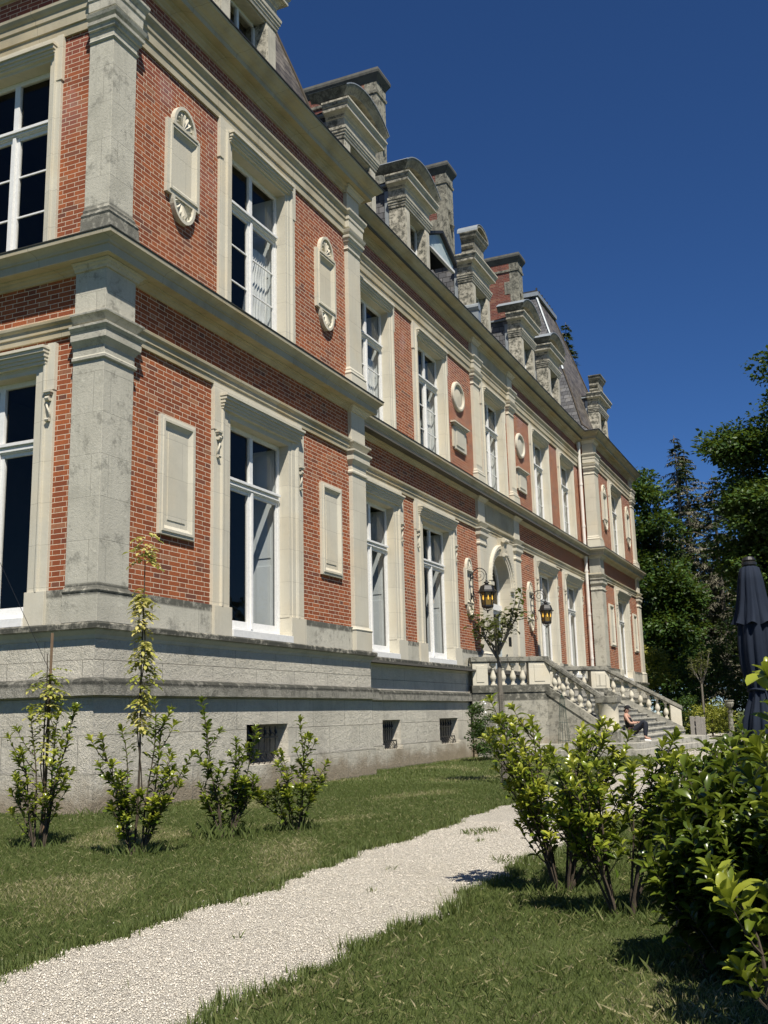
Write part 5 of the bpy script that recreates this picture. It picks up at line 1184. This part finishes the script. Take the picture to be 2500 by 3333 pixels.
# young standard trees
def standard(x, y, h, ch, label, seed, mat, leaves, name='young_tree', guard=False, tr=.028, rad_=.42, ls=.09, lean=0):
    r_ = np.random.default_rng(seed); T = tag(empty(name, (x, y, 0)), label, 'tree'); m = MB(); zf = h-ch
    m.tube([(0, 0, -.05), (lean*.4, 0, zf*.4), (lean, 0, zf*.75), (lean*1.2, 0, zf)], [tr*1.3, tr*1.1, tr, tr*.9], 8)
    tips = []
    for i in range(9):
        az = 2.4*i; out = rad_*r_.uniform(.45, 1.0); tip = np.array([lean*1.2+math.cos(az)*out, math.sin(az)*out, zf+ch*r_.uniform(.35, 1.0)]); b = np.array([lean*1.2, 0, zf+r_.uniform(-.1, .15)])
        mid = b*.45+tip*.55+np.array([math.cos(az), math.sin(az), -.4])*.06; m.tube([b, mid, tip], [tr*.5, tr*.33, tr*.12], 5); tips.append(tip)
        for k in range(3):
            t2 = mid+r_.normal(0, .12, 3)*[1, 1, .8]+np.array([0, 0, .12]); m.tube([mid, (mid+t2)/2+r_.normal(0, .02, 3), t2], [tr*.25, tr*.18, tr*.08], 4); tips.append(t2)
    m.build('trunk', Mbarkg, T)
    n = leaves; idx = r_.integers(0, len(tips), n); Pp = np.array(tips)[idx]+r_.normal(0, .055, (n, 3)); D = r_.normal(0, 1, (n, 3)); D[:, 2] = -np.abs(D[:, 2])*.3
    L = ls*r_.uniform(.6, 1.2, n); V, F, nf = place(TPL3, Pp, D, np.tile([0, 0, 1.], (n, 1))+r_.normal(0, .3, (n, 3)), L, L*.5); npmesh('crown', V, F, mat, T, tint=np.repeat(np.clip(r_.normal(.45, .22, n), 0, 1), nf))
    if guard:
        m = MB()
        for k in range(10):
            a = 2*math.pi*k/10; m.tube([(.075*math.cos(a), .075*math.sin(a), .0), (.06*math.cos(a)+lean*.5, .06*math.sin(a), 1.55)], .0028, 3, caps=False)
        for z in np.arange(.03, 1.55, .035):
            pts = [(.07*math.cos(a)+lean*.5*z/1.55, .07*math.sin(a), z) for a in np.linspace(0, 2*math.pi, 11)]; m.tube(pts, .002, 3, caps=False)
        m.build('trunk_guard', Mbarkg, T)
    return T
Mbronze = mat_leaf('bronze_leaf', [(0, (.045, .04, .02)), (.5, (.085, .09, .035)), (1, (.16, .18, .06))], .45, .25, .35)
standard(6.32, -3.81, 3.50, 1.35, 'young tree with bronze green leaves and mesh guard round its trunk on the lawn', 81, Mbronze, 430, guard=True, tr=.042, rad_=.50, ls=.13, lean=.0)
standard(35.6, -3.65, 3.75, 1.5, 'slender young tree with sparse olive leaves beyond the steps', 82, Mbronze, 420, tr=.045, rad_=.75, ls=.14)
# rose bush on a trellis
RT = tag(empty('rose_bush', (14.9, -.55, 0)), 'climbing rose bush with white blooms on a low wire trellis between cellar window and steps', 'rose')
r_ = np.random.default_rng(91)
pts = [(r_.normal(-.1, .28), r_.normal(0, .14), z) for z in r_.uniform(.1, .75, 26)]+[(r_.normal(-.35, .10), r_.normal(.05, .08), z) for z in r_.uniform(.7, 1.6, 16)]+[(r_.normal(.45, .15), r_.normal(0, .1), z) for z in r_.uniform(.2, 1.15, 12)]
Pp, D, U, L, Wd, Tn = leafcloud(pts, [.18]*len(pts), 85, .06, r_, tint=(.1, .8)); V, F, nf = place(TPL2, Pp, D, U, L, Wd); npmesh('foliage', V, F, Mt1, RT, tint=np.repeat(Tn, nf))
m = MB(); m.box(-.05, 1.05, -.012, .012, 1.02, 1.04); m.box(-.05, 1.05, -.012, .012, .55, .565)
for i in range(12): m.tube([(-.05+i*.1, 0, 0), (-.05+i*.1, 0, 1.03)], .006, 4)
m.build('trellis', Miron, RT)
m = MB()
for p in [(-.42, -.16, 1.50), (-.35, -.18, 1.44), (-.30, -.16, 1.22), (.45, -.2, .85)]:
    m.lathe([(.008, -.02), (.045, 0), (.05, .025), (.03, .035), (.012, .03)], 0, 0, 9) if False else m.add([(p[0]+.05*math.cos(a)*(1 if k % 2 else .6), p[1]-.03, p[2]+.04*math.sin(a)) for k, a in enumerate(np.linspace(0, 6.28, 11)[:-1])]+[(p[0], p[1]-.06, p[2])], [(k, (k+1) % 10, 10) for k in range(10)])
m.build('rose_bloom', Mcur, RT)
OB = tag(empty('wire_obelisk', (17.3, -2.1, 0)), 'slender green wire plant support standing against the side wall of the steps', 'plant support')
m = MB()
for k in range(6):
    a = 2*math.pi*k/6; m.tube([(.20*math.cos(a), .20*math.sin(a), 0), (.10*math.cos(a), .10*math.sin(a), 1.1), (.06*math.cos(a), .06*math.sin(a), 1.55), (0, 0, 1.66+.05*(k % 2))], .007, 4)
for z, r in ((.4, .165), (.9, .12), (1.4, .075)): m.tube([(r*math.cos(a), r*math.sin(a), z) for a in np.linspace(0, 6.28, 11)], .005, 4)
m.build('wire_frame', mat_plain('green_wire', (.02, .045, .035), .5, .4, 0, .2, 20, .1), OB)
# slatted panels
SP = tag(empty('slatted_panel', (28.7, -4.15, 0)), 'grey weathered slatted wooden panels standing on edge by the far end of the steps', 'panel')
Mwg = mat_plain('grey_wood', (.25, .235, .21), .85, .2, 0, .4, 15, .3)
for i in range(3):
    m = MB(); x = .12*i; tl = .05*i
    for k in range(2): m.box(x, x+.03, -.17+.20*k-i*.08, -.02+.20*k-i*.08, 0, .92-.03*i)
    for z in (.12, .5, .82): m.box(x+.03, x+.05, -.18-i*.08, .20-i*.08, z, z+.06)
    m.build('slat_board', Mwg, SP, bevel=.01)
# garden urn
UR = tag(empty('garden_urn', (35.4, -4.75, 0)), 'dark stone urn on a column pedestal in the shade under the trees', 'urn')
m = MB(); m.box(-.17, .17, -.17, .17, 0, .12); m.lathe([(.13, .12), (.11, .2), (.10, .95), (.13, 1.02), (.15, 1.08)], n=12); m.build('pedestal', Mch, UR)
m = MB(); m.lathe([(.05, 1.08), (.06, 1.16), (.14, 1.24), (.19, 1.38), (.17, 1.46), (.21, 1.5), (.18, 1.52)], n=14); m.build('urn_bowl', Mch, UR)

# ------------------------------------------------------------------ closed parasol
PA = tag(empty('parasol', (1.84, -8.49, 0)), 'closed dark navy parasol tied with a strap behind the right-hand laurels', 'parasol')
PA.scale = (1, 1, .965)
Mcl = mat_plain('navy_cloth', (.010, .016, .030), .85, .25, 0, .25, 10, .15)
def drape(prof, folds, amp, seed, name):
    n = 72; vs = []; fs = []
    for j, (r, z) in enumerate(prof):
        for i in range(n):
            a = 2*math.pi*i/n; t = j/(len(prof)-1); w = 1+amp(t)*(math.cos(folds*a+seed)*.6+.4*math.cos((folds*2-1)*a+2*seed+1.2*t)); dz = .02*math.cos(folds*a+seed) if j == len(prof)-1 else 0
            vs.append((r*w*math.cos(a), r*w*math.sin(a), z+dz))
    for j in range(len(prof)-1):
        for i in range(n): k = (i+1) % n; fs.append((j*n+i, j*n+k, (j+1)*n+k, (j+1)*n+i))
    m = MB(); m.add(vs, fs); return m.build(name, Mcl, PA, smooth=True)
drape([(.065, 2.98), (.11, 2.95), (.14, 2.8), (.16, 2.6), (.19, 2.4), (.225, 2.28), (.235, 2.24)], 8, lambda t: .05+.16*t, .4, 'canopy_flounce')
drape([(.08, 2.9), (.14, 2.6), (.19, 2.3), (.205, 2.0), (.20, 1.75), (.16, 1.52), (.125, 1.42), (.14, 1.33), (.20, 1.15), (.24, .95), (.235, .72), (.20, .62)], 9, lambda t: .10+.10*t, 1.1, 'canopy')
m = MB(); m.tube([(.145*math.cos(a)*1.0, .145*math.sin(a), 1.43+.01*math.sin(3*a)) for a in np.linspace(0, 6.28, 25)], .018, 6); m.tube([(-.13, -.06, 1.42), (-.15, -.08, 1.3), (-.14, -.08, 1.2)], .014, 5); m.build('strap', Mcl, PA)
m = MB(); m.lathe([(.075, 2.97), (.09, 2.99), (.09, 3.02), (.075, 3.03), (.085, 3.05), (.06, 3.09), (.01, 3.10)], n=20); m.build('finial', Miron, PA)
m = MB(); m.tube([(0, 0, 0), (0, 0, 2.95)], .03, 10); m.build('pole', Miron, PA)
m = MB(); m.lathe([(.33, 0), (.33, .05), (.06, .09), (.045, .35), (.03, .36)], n=20); m.build('base', Miron, PA)

# ------------------------------------------------------------------ seated person
PE = tag(empty('person', (19.05, -3.70, .465)), 'person in black cap, sleeveless top and dark jeans sitting behind the round newel', 'person')
def skin(name, verts, edges, radii, mat, parent, root=0, sub=2):
    me = bpy.data.meshes.new(name); me.from_pydata(verts, edges, []); o = bpy.data.objects.new(name, me); link(o, parent)
    sk_ = o.modifiers.new('skin', 'SKIN'); sk_.use_smooth_shade = True
    for i, r in enumerate(radii): me.skin_vertices[0].data[i].radius = (r, r) if not isinstance(r, tuple) else r
    if not me.skin_vertices: pass
    me.skin_vertices[0].data[root].use_root = True
    s2 = o.modifiers.new('sub', 'SUBSURF'); s2.levels = sub; s2.render_levels = sub; me.materials.append(mat); return o
def skinobj(*a, **k):
    name, verts, edges, radii, mat, parent = a[:6]
    me = bpy.data.meshes.new(name); me.from_pydata(verts, edges, []); o = bpy.data.objects.new(name, me); link(o, parent)
    md = o.modifiers.new('skin', 'SKIN'); md.use_smooth_shade = True
    lay = me.skin_vertices[0] if len(me.skin_vertices) else None
    if lay is None:
        bmx = bmesh.new(); bmx.from_mesh(me); bmx.verts.layers.skin.verify(); bmx.to_mesh(me); bmx.free(); lay = me.skin_vertices[0]
    for i, r in enumerate(radii): lay.data[i].radius = r if isinstance(r, tuple) else (r, r); lay.data[i].use_root = (i == 0)
    s2 = o.modifiers.new('sub', 'SUBSURF'); s2.levels = 2; s2.render_levels = 2; me.materials.append(mat); return o
Mskin = mat_plain('skin', (.40, .235, .17), .55, .3, 0, .1, 10, .05); Mjean = mat_plain('dark_jeans', (.020, .023, .032), .85, .2, 0, .3, 30, .2); Mblk = mat_plain('black_fabric', (.012, .012, .014), .85, .2, 0, .2, 20, .1)
# body: local frame at the seat point; -y is where the person faces
bv = [(0, .05, .13), (0, .10, .30), (0, .16, .48), (0, .19, .58), (0, .185, .64), (0, .15, .72), (0, .14, .80),      # 0-6 pelvis..head top
      (-.16, .17, .55), (-.21, .05, .36), (-.12, -.14, .36), (.16, .17, .55), (.21, .05, .37), (.10, -.14, .38),           # arms 7-12
      (-.09, -.0, .12), (-.10, -.34, .42), (-.10, -.33, -.05), (.09, 0, .12), (.12, -.36, .38), (.12, -.30, -.08),       # legs 13-18
      (-.10, -.50, -.10), (.12, -.46, -.12)]
be = [(0, 1), (1, 2), (2, 3), (3, 4), (4, 5), (5, 6), (3, 7), (7, 8), (8, 9), (3, 10), (10, 11), (11, 12), (0, 13), (13, 14), (14, 15), (0, 16), (16, 17), (17, 18), (15, 19), (18, 20)]
br = [.12, .10, .12, .075, .048, .075, .07, .052, .038, .026, .052, .038, .026, .085, .055, .038, .085, .055, .038, .03, .03]
skinobj('body', bv, be, br, Mskin, PE)
for s, hx, hy, hz in ((-1, -.12, -.14, .36), (1, .10, -.14, .38)):
    hv = [(hx, hy, hz), (hx-.01*s, hy-.06, hz-.005)]; he = [(0, 1)]; hr = [.024, .028]
    for k in range(4):
        bx_ = hx-.01*s+(k-1.5)*.019; n0 = len(hv); L = (.065, .075, .07, .055)[k]
        hv += [(bx_, hy-.09, hz-.008), (bx_, hy-.09-L*.5, hz-.02), (bx_, hy-.09-L*.85, hz-.05)]; he += [(1, n0), (n0, n0+1), (n0+1, n0+2)]; hr += [.0095, .0085, .007]
    n0 = len(hv); hv += [(hx-.045*s, hy-.05, hz-.01), (hx-.055*s, hy-.085, hz-.03)]; he += [(0, n0), (n0, n0+1)]; hr += [.011, .009]
    skinobj('hand', hv, he, hr, Mskin, PE)
tv = [(0, .05, .13), (-.09, .0, .125), (-.10, -.345, .425), (-.10, -.335, -.02), (.09, 0, .125), (.12, -.365, .385), (.12, -.305, -.05), (0, .07, .20)]
skinobj('jeans', tv, [(0, 1), (1, 2), (2, 3), (0, 4), (4, 5), (5, 6), (0, 7)], [.135, .098, .068, .050, .098, .068, .050, .125], Mjean, PE)
skinobj('sleeveless_top', [(0, .08, .20), (0, .10, .30), (0, .155, .48), (0, .18, .55), (-.11, .175, .53), (.11, .175, .53)], [(0, 1), (1, 2), (2, 3), (2, 4), (2, 5)], [.145, .138, .155, .085, .078, .078], Mblk, PE)
m = MB(); n = 18; vs = []; fs_ = []; hc = Vector((0, .135, .775))
for j in range(7):
    a = j/6*math.pi/2
    for i in range(n): b = 2*math.pi*i/n; vs.append((hc.x+.088*math.cos(a)*math.cos(b), hc.y+.105*math.cos(a)*math.sin(b), hc.z+.095*math.sin(a)))
for j in range(6):
    for i in range(n): k = (i+1) % n; fs_.append((j*n+i, j*n+k, (j+1)*n+k, (j+1)*n+i))
m.add(vs, fs_)
m.add([(-.07, .05, .775), (-.05, -.03, .755), (0, -.055, .745), (.05, -.03, .755), (.07, .05, .775), (-.07, .05, .783), (-.05, -.03, .763), (0, -.055, .753), (.05, -.03, .763), (.07, .05, .783)], [(0, 1, 2, 3, 4), (5, 6, 7, 8, 9), (0, 1, 6, 5), (1, 2, 7, 6), (2, 3, 8, 7), (3, 4, 9, 8)])
cp = m.build('cap', Mblk, PE, smooth=True)
m = MB(); m.lathe([(.001, -.0)]*1+[(.012, .004), (.015, .01), (.004, .02)], 0, 0, 6) if False else m.add([(-.014, .055, .70), (.014, .055, .70), (0, .035, .70), (0, .06, .745)], [(0, 1, 2), (0, 2, 3), (1, 3, 2), (0, 3, 1)])
m.build('nose', Mskin, PE, smooth=True)
for sx in (-1, 1):
    m = MB(); m.lathe([(.004, -.004), (.009, 0), (.004, .004)], sx*.03, .063, 8); o = m.build('eye', Mblk, PE); o.location = (0, 0, .735)
    m = MB(); m.add([(sx*.078, .14, .70), (sx*.088, .16, .70), (sx*.09, .16, .745), (sx*.078, .135, .745), (sx*.074, .15, .72)], [(0, 1, 2, 3), (0, 1, 4), (1, 2, 4), (2, 3, 4), (3, 0, 4)]); m.build('ear', Mskin, PE, smooth=True)
m = MB(); m.box(-.022, .022, .060, .068, .668, .674); m.build('mouth', mat_plain('lip', (.35, .12, .10), .5, .3, 0, 0, 5, 0), PE)
skinobj('hair', [(0, .18, .75), (0, .21, .70), (0, .215, .66)], [(0, 1), (1, 2)], [.07, .055, .035], mat_plain('dark_hair', (.03, .02, .015), .6, .4, 0, .3, 40, .3), PE)
Mshoe = mat_plain('white_shoe', (.7, .7, .68), .5, .4, 0, .1, 20, .05)
for x, y, z in ((-.10, -.33, -.13), (.12, -.30, -.15)): skinobj('shoe', [(x, y+.03, z), (x, y-.06, z), (x, y-.17, z-.01)], [(0, 1), (1, 2)], [.042, .045, .036], Mshoe, PE)
